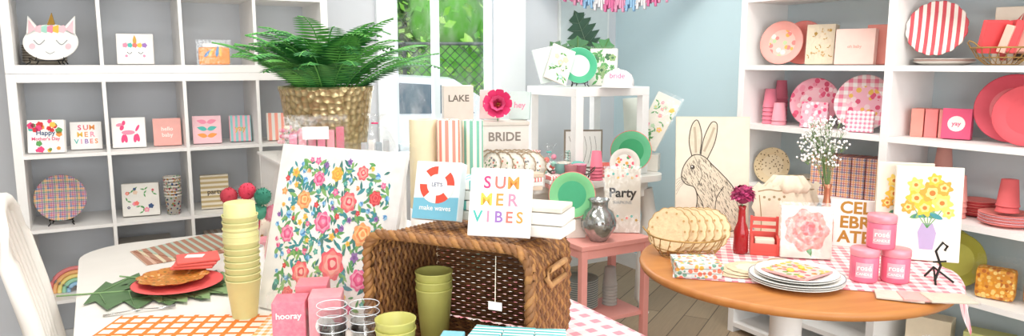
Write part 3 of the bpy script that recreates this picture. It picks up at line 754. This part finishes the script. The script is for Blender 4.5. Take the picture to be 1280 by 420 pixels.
for k in range(4):
    b.push(T(-.05+.03*k,.02*k,0)@RZ(-8+5*k)@RX(-6)@RY(-4+3*k))
    pts=[(-.085,.0),(.085,0)]+[(.085+.008*math.sin(i*2),.245*i/10) for i in range(1,11)]+[(.085-.17*i/14,.245+.012*math.sin(i*1.7)) for i in range(1,15)]+[(-.085-.008*math.sin(i*2),.245-.245*i/10) for i in range(1,10)]
    b.ext(pts,0.006,.018,crf); b.stroke([(-.065,.215),(-.02,.222),(.02,.215),(.065,.222)],.005,.006-EPS,M('#a88f66')); b.stroke([(-.06,.03),(-.055,.1),(-.06,.2)],.004,.006-EPS,M('#a88f66'))
    for q in range(5): b.circ(-.04+.02*q,.19-.01*(q%2),.006,.006-EPS,M('#a88f66'),8)
    b.pop()
b.push(T(.01,.085,.2)@RX(-6)); b.lathe([(.001,0),(.07,0),(.09,.03),(.06,.07),(.055,.075)],crf,30,fn=lambda t:1+.14*math.sin(9*t)); b.pop()
b.done((1.175,2.99,Z+.008),-8)
def budvase(loc,h,flow):
    b=B('copper_bud_vase'); k=h/.26
    b.lathe([(.001,0),(.028,0),(.034,.02*k),(.034,.1*k),(.02,.16*k),(.013,.2*k),(.013,.24*k),(.018,.26*k),(.014,.26*k),(.01,.2*k)],COP,24)
    if flow:
        gm_=M('#7d9a62',.6); wf_=M('#fdfcf6',.6)
        for i in range(46):
            a=random.random()*6.3; r=random.uniform(.01,.11)*(.8); zt=h+random.uniform(.1,.27); x,y=r*math.cos(a)-.04,r*math.sin(a)
            b.tube([(0,0,h*.8),(x*.4,y*.4,h+(zt-h)*.5),(x,y,zt)],.0009,gm_,3)
            for q in range(8):
                X,Y_,Z_=x+random.gauss(0,.014),y+random.gauss(0,.014),zt+random.gauss(0,.014)
                b.tube([(x*.9,y*.9,zt-.03),(X,Y_,Z_)],.0006,gm_,3); b.ball(X,Y_,Z_,.0048,wf_,5)
    b.done(loc,0)
budvase((1.325,2.98,Z),.26,True); budvase((1.395,3.02,Z),.18,False)
# rabbit board
b=B('rabbit_print_placemat'); b.push(T(0,0,.003)@RX(-7)); w,h=.32,.53
b.box(0,.005,0,w,.01,h,M('#d9cfba',.7,var=.04)); ink=M('#4c443a',.7)
b.flat([(-w*.49,h*.01),(w*.49,h*.01),(w*.49,h*.99),(-w*.49,h*.99)],-EPS*.5,M('#e0d7c4',.7,var=.05))
def pt(l): return [((x-.5)*w,z*h) for x,z in l]
fur=M('#d6cbb4',.8,var=.12,scale=60)
body=[(.2,.06),(.26,.18),(.3,.31),(.26,.41),(.14,.44),(.08,.5),(.12,.6),(.24,.68),(.38,.67),(.5,.6),(.62,.53),(.78,.42),(.9,.27),(.9,.1),(.78,.05),(.55,.04),(.4,.05)]
b.flat(pt(body),-EPS*.8,fur)
b.stroke(pt(body+[body[0]]),.004,-EPS*1.6,ink)
for e in ([(.22,.67),(.18,.79),(.21,.92),(.29,.97),(.35,.85),(.33,.69)],[(.34,.68),(.38,.82),(.48,.95),(.56,.93),(.53,.79),(.43,.65)]):
    b.flat(pt(e),-EPS*1.0,fur); b.stroke(pt(e),.004,-EPS*1.6,ink)
    mid=[((e[0][0]+e[5][0])/2+.0,e[0][1]+.03),((e[1][0]+e[4][0])/2,(e[1][1]+e[4][1])/2),((e[2][0]+e[3][0])/2,(e[2][1]+e[3][1])/2-.03)]
    b.stroke(pt(mid),.01,-EPS*1.5,M('#b3a48c'))
b.circ((.23-.5)*w,.58*h,.01,-EPS*2,ink); b.circ((.23-.5)*w-.002,.585*h,.003,-EPS*2.4,WH2)
b.stroke(pt([(.08,.51),(.11,.49),(.15,.475)]),.003,-EPS*1.8,ink)
for i in range(5): b.stroke(pt([(.14,.485-.005*i),(.06,.49-.02*i),(.01,.47-.03*i)]),.001,-EPS*1.8,ink)
b.stroke(pt([(.66,.42),(.56,.32),(.56,.18),(.7,.1)]),.003,-EPS*1.7,ink); b.stroke(pt([(.28,.38),(.38,.26),(.36,.12),(.28,.06)]),.003,-EPS*1.7,ink); b.stroke(pt([(.44,.08),(.62,.1),(.76,.07)]),.003,-EPS*1.7,ink); b.stroke(pt([(.3,.6),(.36,.52),(.3,.42)]),.002,-EPS*1.7,ink)
rs=random.Random(4)
def inpoly(x,z,P):
    c=False; n=len(P)
    for i in range(n):
        x1,z1=P[i]; x2,z2=P[i-1]
        if (z1>z)!=(z2>z) and x<(x2-x1)*(z-z1)/(z2-z1)+x1: c=not c
    return c
for i in range(700):
    x,z=rs.uniform(.05,.92),rs.uniform(.05,.68)
    if not inpoly(x,z,body): continue
    b.stroke([((x-.5)*w,z*h),((x-.5)*w+.005+.003*rs.random(),z*h-.012)],.0013,-EPS*1.7,ink,False)
b.pop()
b.tube([(0,.14,.004),(0,.06,.29)],.005,M('#b8a888'),6); b.tube([(-.05,.14,.006),(.05,.14,.006)],.005,M('#b8a888'),6)
b.done((.88,3.10,Z),-3)
def a_peony(b,w,h,y):
    b.leaf(0,h*.35,w*.42,w*.08,.5,y,GRN); b.leaf(0,h*.35,w*.42,w*.08,2.6,y,GRN); b.leaf(0,h*.3,w*.3,w*.06,-1.2,y,GRN)
    for k,(r,c) in enumerate(((.42,'#f0948a'),(.36,'#f4aca0'),(.29,'#ea8078'),(.22,'#f2a598'),(.15,'#e46e6c'),(.08,'#d85a5e'))):
        b.circ(.004*k*.5,h*(.54+.008*k),w*r,y-EPS*(1+k*.6),M(c),42,1,k*.5,.09,7-(k%3))
pack('peony_card_pack',(1.15,2.74,Z),-12,.19,.205,.025,M('#efe6da'),a_peony,8,True)
b=B('gold_letter_board'); b.box(0,.008,0,.19,.016,.2,WH2,.002)
for i,s in enumerate(('CEL','EBR','ATE')): b.text(s,.07,0,.165-.062*i,-EPS,M('#b98a3a',.4,.3),.03)
b.done((1.425,2.93,Z),-22)
wp=M('#f0eee8',.3)
b=B('white_plate_stack')
for i in range(5): b.push(T(0,0,.007*i)); plate_geo(b,.16 if i<3 else .14,wp,wp,None,GRY if i==2 else None,48); b.pop()
b.done((.995,2.44,Z),0)
b=B('pink_floral_napkin')
b.push(T(0,0,.0)@RZ(35)); b.box(0,0,0,.17,.17,.008,M('#f0a6a2'),.002)
b.add([(-.083,-.083,.0085),(.083,-.083,.0085),(.083,.083,.0085),(-.083,.083,.0085)],[(0,1,2,3)],floral('#f2c6be',['#f0b92c','#e66f72','#c9801e','#6f9e58'],42,.45)); b.pop()
b.ball(.02,.01,.012,.012,YEL,8,.5); b.ball(-.03,-.02,.012,.014,YEL,8,.5)
b.done((.995,2.44,Z+.039),0)
b=B('scalloped_lace_napkins')
for k in range(3): b.push(T(.03*k,.015*k,.003*k)@RZ(20*k)); b.disc(.085,M('#e0ccac',.8,var=.15,scale=80),0,0,.002,60,lambda t:1+.06*abs(math.sin(7*t))); b.disc(.055,M('#ecdfc8',.8),0,0,.0026,40,lambda t:1+.05*math.sin(10*t)); b.pop()
b.done((.83,2.57,Z),0)
b=B('silver_scallop_coasters')
for k in range(2): b.push(T(.06*k,.03*k,.002*k)); b.disc(.06,M('#dcd8cf',.5),0,0,.002,60,lambda t:1+.06*abs(math.sin(6*t))); b.lathe([(.04,.0025),(.043,.004),(.046,.0025)],GOLD,40); b.pop()
b.done((.97,2.66,Z),0)
def jar(loc,rz=0):
    b=B('pink_jar_candle'); r=.047
    b.lathe([(.001,0),(r*.92,0),(r,.006),(r,.088),(r*.96,.092),(.001,.092)],M('#ec7893',.25,var=.03),32)
    b.lathe([(r*1.0,.092),(r*1.03,.094),(r*1.03,.114),(r*.98,.118),(.001,.118)],M('#ee9aa8',.3,.1),32)
    vs=[]
    for i in range(11):
        a=rad(-90-35+7*i); vs+=[(r*1.006*math.cos(a),r*1.006*math.sin(a),.02),(r*1.006*math.cos(a),r*1.006*math.sin(a),.072)]
    b.add(vs,[(2*i,2*i+2,2*i+3,2*i+1) for i in range(10)],M('#f3b3be',.5))
    b.text('rosé',.026,0,.055,-r*1.03,WH2,.02); b.text('CANDLE',.013,0,.033,-r*1.03,WH2,.02)
    b.done(loc,rz)
jar((1.245,2.47,Z),-25); jar((1.35,2.46,Z),-25); jar((1.30,2.475,Z+.1185),-25)
def a_bouquet(b,w,h,y):
    b.ext([(-w*.1,h*.12),(w*.1,h*.12),(w*.14,h*.3),(w*.08,h*.4),(-w*.08,h*.4),(-w*.14,h*.3)],y,y+.0002,M('#b9a6cc'))
    for i in range(5): b.stroke([(0,h*.35),((i-2)*w*.08,h*.5),((i-2)*w*.14,h*.65)],.003,y-EPS*.3,GRN)
    for i in range(12): b.leaf((i-6)*w*.045,h*.45,w*.24,w*.04,.3+i*.22,y-EPS*(.5+.02*i),lg[i%4])
    for i,(x,z,r) in enumerate(((-.18,.66,.1),(.05,.72,.12),(.2,.62,.1),(-.05,.56,.09),(.22,.78,.08),(-.2,.8,.08),(.08,.86,.07),(-.3,.56,.07),(.3,.52,.06))):
        b.circ(x*w,z*h,r*w*1.45,y-EPS*(1+.1*i),[M('#f2c33c'),M('#e9a63a'),M('#f3d668')][i%3],30,1,i,.2,6); b.circ(x*w,z*h,r*w*.8,y-EPS*(1.03+.1*i),M('#f7e08a'),16,1,i,.15,5); b.circ(x*w,z*h,r*w*.4,y-EPS*(1.06+.1*i),M('#d97a2c'),10)
pack('flower_bouquet_card_pack',(1.60,2.71,Z),-20,.23,.365,.03,M('#f1ebdd'),a_bouquet,6)
pack('flower_bouquet_card_pack',(1.55,2.79,Z),-20,.2,.37,.03,M('#e9e3d2'),a_bouquet,6)
b=B('black_display_easel')
b.tube([(0,-.01,.003),(.01,-.02,.06),(-.005,-.01,.11),(.02,-.01,.14),(.04,-.01,.125),(.03,-.01,.11)],.0045,BLACK,6)
b.tube([(-.03,-.05,.003),(0,0,.05),(.05,-.04,.003)],.004,BLACK,6); b.tube([(0,0,.05),(.01,.05,.003)],.004,BLACK,6); b.tube([(-.02,-.02,.075),(.03,-.02,.075)],.0035,BLACK,6); b.done((1.485,2.46,Z),10)
b=B('wrapped_cutlery_packs')
for k in range(3):
    b.push(T(.07*k,-.012*k,.004*k)@RZ(-12+8*k)); b.box(0,0,0,.14,.09,.008,[M('#dcd2c4'),M('#e8aeaa'),M('#d4ccba')][k],.003); b.box(0,0,0,.15,.1,.01,film()); b.pop()
b.done((1.27,2.28,Z),-10)
# ------------------------------------------------------------ back white table + pink stand + side table
b=B('white_cabriole_table')
slab(b,roundrect(1.35,.8,.12),.835,.87,paintw); slab(b,roundrect(1.2,.66,.06),.74,.835,paintw)
for x in (-.57,.57):
    for y in (-.3,.3):
        sx=1 if x>0 else -1; sy=1 if y>0 else -1
        b.tube([(x,y,.78),(x+sx*.02,y+sy*.02,.62),(x-sx*.01,y-sy*.01,.35),(x-sx*.02,y-sy*.02,.1),(x+sx*.0,y,.03),(x+sx*.015,y+sy*.015,0)],[.045,.045,.028,.02,.024,.03],paintw,12)
c=W(2.225,3.56); b.done((c[0],c[1],0),30)
BZ=.871
pk=M('#eda399',.5,var=.03)
b=B('pink_two_tier_stand')
b.box(0,0,.595,.44,.32,.025,pk,.003); b.box(0,0,.2,.4,.28,.02,pk,.002)
for x in (-.2,.2):
    for y in (-.14,.14): b.box(x,y,0,.035,.035,.595,pk,.003)
b.box(0,-.145,.55,.37,.015,.045,pk); b.box(-.2,0,.55,.015,.25,.045,pk); b.box(.2,0,.55,.015,.25,.045,pk)
c=W(2.24,2.97); b.done((c[0],c[1],0),30)
PZ=.621
b=B('white_side_table')
b.box(0,0,.46,.52,.52,.05,WHITE,.003)
for x in (-.235,.235):
    for y in (-.235,.235): b.box(x,y,0,.05,.05,.46,WHITE,.002)
c=W(2.55,3.52); b.done((c[0],c[1],BZ),30)
SZ=BZ+.511
plate_up('green_rim_plate',(.385,4.2,SZ),5,.105,M('#3fa87c'),M('#cfe4d6'),14,ring=M('#7cc8a4'),stand=True)
b=B('monstera_leaf_spray'); b.push(T(0,.0,.17)@RX(70)); monstera(b,.28,.28,0,M('#2f6a3c'),M('#6fa05c')); b.pop(); b.push(T(.14,0,.18)@RX(75)@RZ(-25)); monstera(b,.24,.22,0,M('#3f8048'),M('#6fa05c')); b.pop(); b.push(T(-.1,0,.17)@RX(75)@RZ(35)); monstera(b,.24,.22,0,M('#557a58'),M('#6fa05c')); b.pop(); b.tube([(0,0,.001),(0,.0,.02),(0,0,.28)],.003,dg2,5); b.done((.40,4.42,SZ+.001),0)
pack('leaf_print_napkin_pack',(.53,4.24,SZ),-14,.16,.22,.02,M('#e6e4da'),a_flowers(8,[GRN,M('#2f6a3c'),M('#8fae74')],12,.13),12,True)
b=B('tropical_napkin_pack'); b.push(T(0,0,.032)@RX(-14)@RY(22)); b.box(0,0,0,.14,.015,.21,M('#e6e0d6'),.002); a_flowers(9,[LPK,MINT,M('#d9c9ae')],9,.1)(b,.14,.21,-.0085); b.pop(); b.push(T(-.0,0.02,.032)@RX(-14)@RY(-12)); b.box(0,.01,0,.14,.015,.2,M('#d9e6e0'),.002); b.pop(); b.done((.24,4.10,SZ),18)
b=B('white_baseball_cap'); cp=M('#efeceb',.8,var=.02)
n=24; b.lathe([(.088,0),(.09,.012),(.088,.04),(.075,.07),(.045,.092),(.012,.1),(.001,.1)],cp,n); b.ball(0,0,.101,.006,cp,8)
vs=[]
for i in range(13):
    a=rad(-90-62+124*i/12); c_,s_=math.cos(a),math.sin(a); k=.075*math.cos((i-6)/6*1.35)
    vs+=[(.088*c_,.088*s_,.014),((.088+k)*c_,(.088)*s_-k*1.0,.002)]
b.add(vs,[(2*i,2*i+1,2*i+3,2*i+2) for i in range(12)],cp,True)
b.push(T(0,0,.045)@RX(-12)); b.text('bride',.04,0,0,-.094,M('#e87aa0'),.02); b.pop()
for i in range(6): a=i*pi/3; b.tube([(.0895*math.cos(a),.0895*math.sin(a),.012),(.077*math.cos(a),.077*math.sin(a),.071),(.01*math.cos(a),.01*math.sin(a),.101)],.0008,GRY,3)
b.done((.60,4.10,SZ),-12)
b=B('botanical_wall_art'); b.box(0,0,0,.44,.02,.5,M('#e6e8e6',.5)); b.push(T(-.02,-.014,.27)@RX(90)@RZ(25)); monstera(b,.36,.3,0,M('#44624c'),M('#8aa08a')); b.pop(); b.box(0,-.011,.01,.41,.003,.48,M('#ccd6d6',.6))
c=W(AC-.3,BC-.012); b.done((c[0],c[1],1.46),30)
b=B('bride_gift_box'); b.box(0,0,0,.28,.2,.3,M('#e9e2da'),.003); b.box(0,0,.3,.29,.21,.02,M('#d9d1c6'),.002); b.text('BRIDE',.07,0,.235,-.1012,M('#8a8076'),.02); b.text('squad',.06,0,.14,-.1012,HOT,.02)
for i in range(9): b.circ(-.12+.03*i,.09,.012,-.1012,[PINK,MINT,YEL][i%3],8)
b.done((-.06,4.12,BZ),10)
KZ=BZ+.321
pack('lake_napkin_pack',(-.30,4.06,BZ),14,.17,.52,.08,M('#ddd2c6'),a_text('LAKE',M('#6d6256'),.1,.86),0)
pack('white_gift_bag',(-.13,4.17,KZ),-6,.12,.17,.03,M('#e9d3d0'),a_text('love',HOT,.3,.5),8)
pack('pastel_gift_bag',(.04,4.14,KZ),-16,.12,.16,.03,M('#cfe0dc'),a_text('hey',PINK,.3,.5),10)
b=B('pink_paper_flower')
for ring,(nn,r,tilt,m) in enumerate(((9,.088,20,M('#e0356f')),(8,.07,45,M('#ee5a8c')),(6,.045,65,M('#cf2a62')))):
    for k in range(nn):
        b.push(T(0,0,.095)@RX(80)@RZ(k*360/nn+ring*17)@RY(-tilt))
        b.add([(0,-.008,0),(r*.5,-.032,.004),(r,-.02,.012),(r*1.05,0,.016),(r,.02,.012),(r*.5,.032,.004),(0,.008,0)],[list(range(7))],m,True); b.pop()
b.ball(0,-.01,.095,.014,YEL,10); b.tube([(0,.0,0),(0,.005,.08)],.003,GRN,5); b.done((-.08,4.06,KZ),0)
b,_=wire_basket('wire_napkin_basket',None,.17,.07,BRN,.7)
for i in range(10):
    b.push(T(-.12+.027*i,(-.04 if i%2 else .05),.1)@RZ(-50+6*i)@RX(72)); f=lambda t:1+.06*abs(math.sin(8*t)); b.lathe([(.001,0),(.075,.002),(.078,.004),(.001,.006)],M('#ece5d8',.6),60,fn=f); b.lathe([(.072,.0045),(.076,.007),(.079,.0045)],M('#a48e74'),60,fn=f); b.disc(.05,floral('#efe6da',['#d98a7a','#7a7f84','#6f9262'],60,.4),0,0,.0065,30); b.pop()
b.done((-.02,3.84,BZ),0)
b,_=wire_basket('wire_cup_basket',None,.11,.06,BRN,.75)
for i,(x,y,m) in enumerate(((-.05,-.03,M('#9fd0cb')),(.0,-.05,M('#efa6ae')),(.05,-.03,PINK),(-.03,.05,M('#dcd3c6')),(.045,.05,M('#7fc0b6')))):
    b.push(T(x,y,.006)@RX((i-2)*5)); b.lathe([(.001,0),(.026,0),(.036,.1),(.038,.101),(.034,.1),(.024,.01)],m,20)
    b.lathe([(.001,.07),(.034,.071)],m,20); b.pop()
b.ball(-.02,.0,.13,.04,film(),12); b.done((.315,3.86,BZ),0)
b=B('sheer_treat_bag')
for i in range(9): b.ball(.03*math.cos(i*2.4),.03*math.sin(i*2.4),.02+.012*i,.016,[PINK,MINT,WH2,CORAL][i%4],8)
b.lathe([(.001,0),(.055,.0),(.062,.06),(.045,.12),(.012,.145),(.045,.19)],film(),12,fn=lambda t:1+.1*math.sin(6*t)); b.tube([(.013*math.cos(i*.6),.013*math.sin(i*.6),.145) for i in range(11)],.003,TEAL,5,True); b.done((.21,4.06,BZ),0)
cups_inv('pink_cup_stack',(.47,3.97,BZ),.036,.09,M('#e8778c'),5); cups('mint_cup_stack',(.34,4.09,BZ),.034,.09,angstripes('#7fc8ba','#efece6',12),5)
cups('striped_cup_stack',(.13,3.99,BZ+.0),.03,.09,angstripes('#ee9a9a','#f4eee6',12),6)
plate_stack('blush_plate_stack',(.55,4.11,BZ),.07,[CORAL,LPK,M('#f0d3c2')],10)
plate_up('green_plate',(.70,4.20,BZ),-15,.12,M('#62b888'),M('#2f9c64'),14,ring=CORAL,stand=True)
plate_up('floral_plate',(.635,4.02,BZ),-8,.085,M('#e9e3da'),floral('#f0e6de',['#ea6577','#efa244','#4f9e5c'],45,.45),14)
b=B('cellophane_invitation_pack'); b.push(T(0,0,.045)@RX(-14)@RY(24)); b.box(0,0,0,.15,.012,.34,M('#e6e0d3'),.002); a_flowers(21,[PINK,M('#b9d4ae'),YEL],14,.09)(b,.15,.34,-.007); b.box(0,0,0,.17,.018,.36,film()); b.pop()
b.push(T(-.05,.03,.045)@RX(-14)@RY(-6)); b.box(0,0,0,.14,.012,.3,M('#d9e0d6'),.002); b.pop(); b.done((.80,4.34,BZ+.1),-18)
b=B('invitation_riser_box'); b.box(0,0,0,.2,.12,.099,M('#e3ddd3'),.003); b.done((.80,4.37,BZ),-18)
b=B('line_art_picture'); b.box(0,.006,0,.24,.012,.24,M('#8b7f70')); b.box(0,-.001,.01,.22,.004,.22,WH2)
for k in range(6): b.stroke([(-.09+.03*k,.03),(-.07+.03*k,.12),(-.09+.032*k,.2)],.002,-.004,BRN)
b.done((.44,4.42,BZ),5)
for i,(x,y,m) in enumerate(((.0,3.60,M('#8fc4bf')),(.11,3.66,M('#e2cdb8')),(.22,3.72,M('#e9a8a4')))):
    b=B('napkin_box_stack')
    for k in range(3+i%2): b.push(RZ(6*(k-1))); b.box(0,0,.022*k,.08,.075,.021,[m,WH2,stripes('#ee8a8a','#fbf4ee',60,0)][k%3],.003); b.pop()
    b.done((x,y,BZ),20)
# pink stand goods
plate_up('mint_plate',(.31,3.66,PZ+.101),-3,.12,M('#7cc88c'),M('#3fa878'),12,ring=M('#ee8a84'))
b=B('plate_riser_box'); b.box(0,0,0,.13,.09,.1,M('#e6e0d6'),.003); b.done((.31,3.67,PZ),10)
b=B('mercury_glass_vase'); mg=M('#b0b3b2',.15,.8,var=.4,scale=40)
b.lathe([(.001,0),(.04,0),(.045,.01),(.086,.07),(.088,.1),(.07,.15),(.045,.17),(.045,.2),(.055,.215),(.05,.215),(.04,.19)],mg,28,fn=lambda t:1+.03*math.cos(14*t)); b.done((.44,3.58,PZ),0)
def a_party(b,w,h,y):
    b.text('Party',h*.2,0,h*.62,y,BLACK,.03); b.text('NAPKINS',h*.07,0,h*.47,y,GRY)
    for i in range(14): b.circ((i%7-3)*w*.13,h*(.2 if i<7 else .86)+.01*(i%3),.007,y,[GOLD,CORAL,TEAL][i%3],8)
pack('party_sign_card',(.585,3.74,PZ),-4,.19,.34,.02,M('#e0d8ca'),a_party,6,True)
plate_stack('grey_plate_stack',(.36,3.72,.221),.1,[M('#d6d3cb'),M('#858e87')],26)
cups_inv('grey_cup_stack',(.53,3.77,.221),.04,.1,M('#b9b4ac'),7)
# ------------------------------------------------------------ right bookcase goods
GA=-42
zt=1.5055
plate_up('pink_floral_plate',R(1.72,.12,zt),GA,.115,M('#f0a59b'),floral('#f3b8ac',['#e8827c','#fadad0','#b4c69a','#e9a850'],34,.45),10)
plate_up('coral_plate',R(1.79,.2,zt),GA,.115,M('#e8857c'),M('#e8857c'),10)
pack('gold_dot_box',R(1.94,.13,zt),GA,.14,.2,.06,M('#e3d4ba'),a_flowers(31,[GOLD,M('#d8b88a')],10,.05,GOLD),4,True)
pack('blush_napkin_pack',R(2.14,.12,zt),GA,.18,.17,.05,M('#f2cabf'),a_text('oh baby',M('#d79a8c'),.12),4)
pack('coral_napkin_pack',R(2.22,.21,zt),GA,.14,.19,.04,M('#ee988c'),None,4)
zt=1.1905
cups_inv('pink_cup_stack',R(1.66,.12,zt),.038,.1,M('#ee869b'),5,.022); cups_inv('pink_cup_stack',R(1.74,.1,zt),.038,.095,M('#f2a2af'),2,.022); cups_inv('pink_cup_stack',R(1.64,.23,zt),.036,.1,M('#ec7d93'),7,.022)
plate_up('pink_floral_plate',R(1.92,.15,zt),GA,.125,floral('#f4acbb',['#e4557b','#fbdde0','#f093a8','#d24868'],34,.45),floral('#f7c3cb',['#e4557b','#fbdde0','#f093a8'],34,.45),10)
pack('pink_floral_napkin_pack',R(1.98,.06,zt),GA,.13,.13,.025,floral('#f4b2be',['#e4557b','#fbdde0','#f093a8'],44,.45),None,8)
plate_up('gingham_plate',R(2.2,.14,zt),GA,.135,gingham('#f086a0',26,0,2),floral('#f7bbca',['#e4557b','#fbdde0','#f0c258'],34,.45),10)
pack('gingham_napkin_pack',R(2.24,.05,zt),GA,.12,.1,.025,gingham('#f086a0',50,0,2),None,8)
zt=.8605
plate_up('dotted_straw_plate',R(1.69,.13,zt),GA,.1,floral('#d9c39c',['#6a4f2e','#7f643e'],60,.25),floral('#e2cfae',['#6a4f2e','#7f643e'],60,.25),12)
b=B('plaid_book_set')
for k in range(5): b.box(-.13+.065*k,0,0,.06,.14,.2,plaid('#efcfc3',['#c04450','#2f5a90','#e49a40'],30,0,2),.002)
b.done(R(2.12,.17,zt),GA)
plate_stack('cream_plate_stack',R(1.89,.2,zt),.08,[CRM,M('#b9a078')],9)
zt=1.5055
plate_stack('blush_plate_stack',R(2.55,.16,zt),.12,[M('#e9e3da'),M('#c9a79c')],3)
b=B('red_striped_plate')
b.push(T(0,0,.125)@RX(80)); st_=stripes('#d2505a','#f6efe6',34,0); plate_geo(b,.12,st_,st_,scal(16,.04),None,64); b.pop(); b.done(R(2.53,.12,zt+.031),GA+4)
b=B('circus_tent_plate'); cr=M('#cb5450'); b.box(0,.008,0,.2,.012,.24,CRM,.004)
for i in range(8):
    x0=-.095+.19*i/8; x1=x0+.19/8
    if i%2: b.flat([(0,.215),(x0,.12),(x1,.12)],.002-EPS,cr); b.flat([(x0,.02),(x1,.02),(x1,.11),(x0,.11)],.002-EPS,cr)
b.flat([(-.02,.02),(.02,.02),(0,.09)],.002-EPS*2,BRN); b.done(R(2.80,.26,zt),GA)
b,_=wire_basket('wire_bowl',None,.11,.07,M('#a8884e',.4,.6),.5)
for i in range(7): b.push(T(-.05+.018*i,.02*math.sin(i*2),.05)@RZ(i*25)@RX(15)); b.box(0,0,0,.1,.03,.13-.01*(i%3),[M('#dc4a4e'),M('#e46c6e'),M('#efbcaa')][i%3],.004); b.pop()
b.done(R(2.80,.12,zt),0)
zt=1.1905
b=B('pink_napkin_box_set')
for k in range(3): b.box(-.055+.055*k,0,0,.05,.09,.125,[M('#f09a8c'),M('#ee8886'),M('#f3aca0')][k],.003)
b.done(R(2.525,.16,zt),GA)
pack('hot_pink_napkin_pack',R(2.65,.11,zt),GA,.11,.13,.05,M('#e4567c'),lambda b,w,h,y:(b.circ(0,h*.5,w*.3,y,M('#fbe9e4'),20),b.text('yay',h*.2,0,h*.5,y-EPS,HOT)),4)
plate_up('pink_plate',R(2.83,.19,zt),GA-4,.14,M('#e4586a'),M('#f07f88'),10)
plate_up('red_plate',R(2.93,.09,zt),GA-4,.12,M('#d8505a'),M('#d8505a'),10)
zt=.8605
cups_inv('pink_cup_stack',R(2.58,.12,zt),.04,.11,M('#ea8080'),5,.024); cups_inv('pink_cup_stack',R(2.68,.11,zt),.04,.11,M('#f1a097'),4,.024); cups_inv('pink_cup_stack',R(2.54,.24,zt),.04,.11,M('#f1b2a6'),8,.024)
plate_stack('red_plate_stack',R(2.71,.23,zt),.075,[M('#dc5256'),M('#f08a84')],10)
plate_stack('coral_plate_stack',R(2.87,.13,zt),.1,[M('#ee8a82'),LPK],7)
cups_inv('red_cup_stack',R(2.87,.13,zt+.055),.042,.11,M('#e4686a'),2,.024)
zt=.5505
plate_up('olive_plate',R(2.68,.14,zt),GA,.12,M('#a9a73e'),M('#bcba52'),12)
plate_up('olive_plate',R(2.60,.22,zt),GA,.12,M('#c6c162'),M('#bcba52'),12)
am=floral('#dc8f20',['#efad3a','#b96410','#f3cf78'],60,.5)
b=B('amber_candy_bag'); b.box(0,0,0,.14,.08,.13,am,.02); b.box(0,0,0,.16,.1,.17,film()); b.done(R(2.86,.12,zt),GA)
b=B('amber_candy_bag'); b.box(0,0,0,.13,.07,.1,am,.02); b.box(0,0,0,.15,.09,.13,film()); b.done(R(3.0,.2,zt),GA)
for s,m in ((1.75,CORAL),(2.05,MINT),(2.25,LPK)): pack('napkin_box',R(s,.12,zt),GA,.15,.17,.06,m,a_text('party',WH2,.2))
for s,m in ((2.6,M('#efe0c4')),(2.85,M('#c9cc86')),(3.1,CRM)): pack('gift_box',R(s,.12,.2005),GA,.18,.18,.1,m,a_text('gift',WH2,.2))
# tissue garland
b=B('tissue_paper_garland')
A_=Vector(W(2.7,BC-.06,2.2)); B_=Vector(W(AC-.05,3.35,2.2)); pts=[]
for i in range(17):
    t=i/16; p=A_.lerp(B_,t); p.z-=.18*math.sin(pi*t); pts.append(tuple(p))
b.tube(pts,.003,WH2,5)
gc=[M('#f4a6c4'),M('#9fc9ea'),M('#f6f2f2'),M('#ee7fae')]
for i in range(1,16):
    p=Vector(pts[i]); m=gc[i%4]
    for k in range(14):
        a=k*.45; b.tube([tuple(p),(p.x+.02*math.cos(a),p.y+.02*math.sin(a),p.z-.05),(p.x+.04*math.cos(a),p.y+.04*math.sin(a),p.z-.13-.02*(k%3))],[.003,.005,.009],m,4,flat=.3)
b.done()
# ------------------------------------------------------------ lights
def area(name,loc,rot,sx,sy,e,col=(1,1,1)):
    l=D.lights.new(name,'AREA'); l.shape='RECTANGLE'; l.size=sx; l.size_y=sy; l.energy=e; l.color=col
    o=D.objects.new(name,l); o.location=loc; o.rotation_euler=rot; sc.collection.objects.link(o)
for i,(a,bb) in enumerate(((.2,.6),(.2,2.6),(2.2,.6),(2.2,2.6))):
    b=B('ceiling_light_panel'); b.box(0,0,0,.62,1.22,.03,WHITE)
    c=W(a,bb,H-.031); b.done(c,30)
    c=W(a,bb,H-.04); area('ceiling_light_%d'%i,c,(0,0,rad(30)),.6,1.2,23,(1,.975,.94))
c=W(.1,BF+.05,1.5); area('storefront_daylight',c,(rad(90),0,rad(30)),5.5,2.1,96,(1,.985,.965))
c=W((wa0+wa1)/2,BC+.3,1.8); area('window_daylight',c,(rad(-90),0,rad(30)),.8,1.6,26,(.96,.98,1))
w=D.worlds.new('sky'); sc.world=w; w.use_nodes=True; nt=w.node_tree; bg=nt.nodes['Background']
bg.inputs[0].default_value=(.88,.94,1,1); bg.inputs[1].default_value=2.2
# ------------------------------------------------------------ camera
cam=D.objects.new('camera',D.cameras.new('camera')); sc.collection.objects.link(cam); sc.camera=cam
cam.location=(0,0,1.51); cam.rotation_euler=(rad(81.8),0,0); cam.data.lens=25.31; cam.data.sensor_width=36; cam.data.clip_start=.02
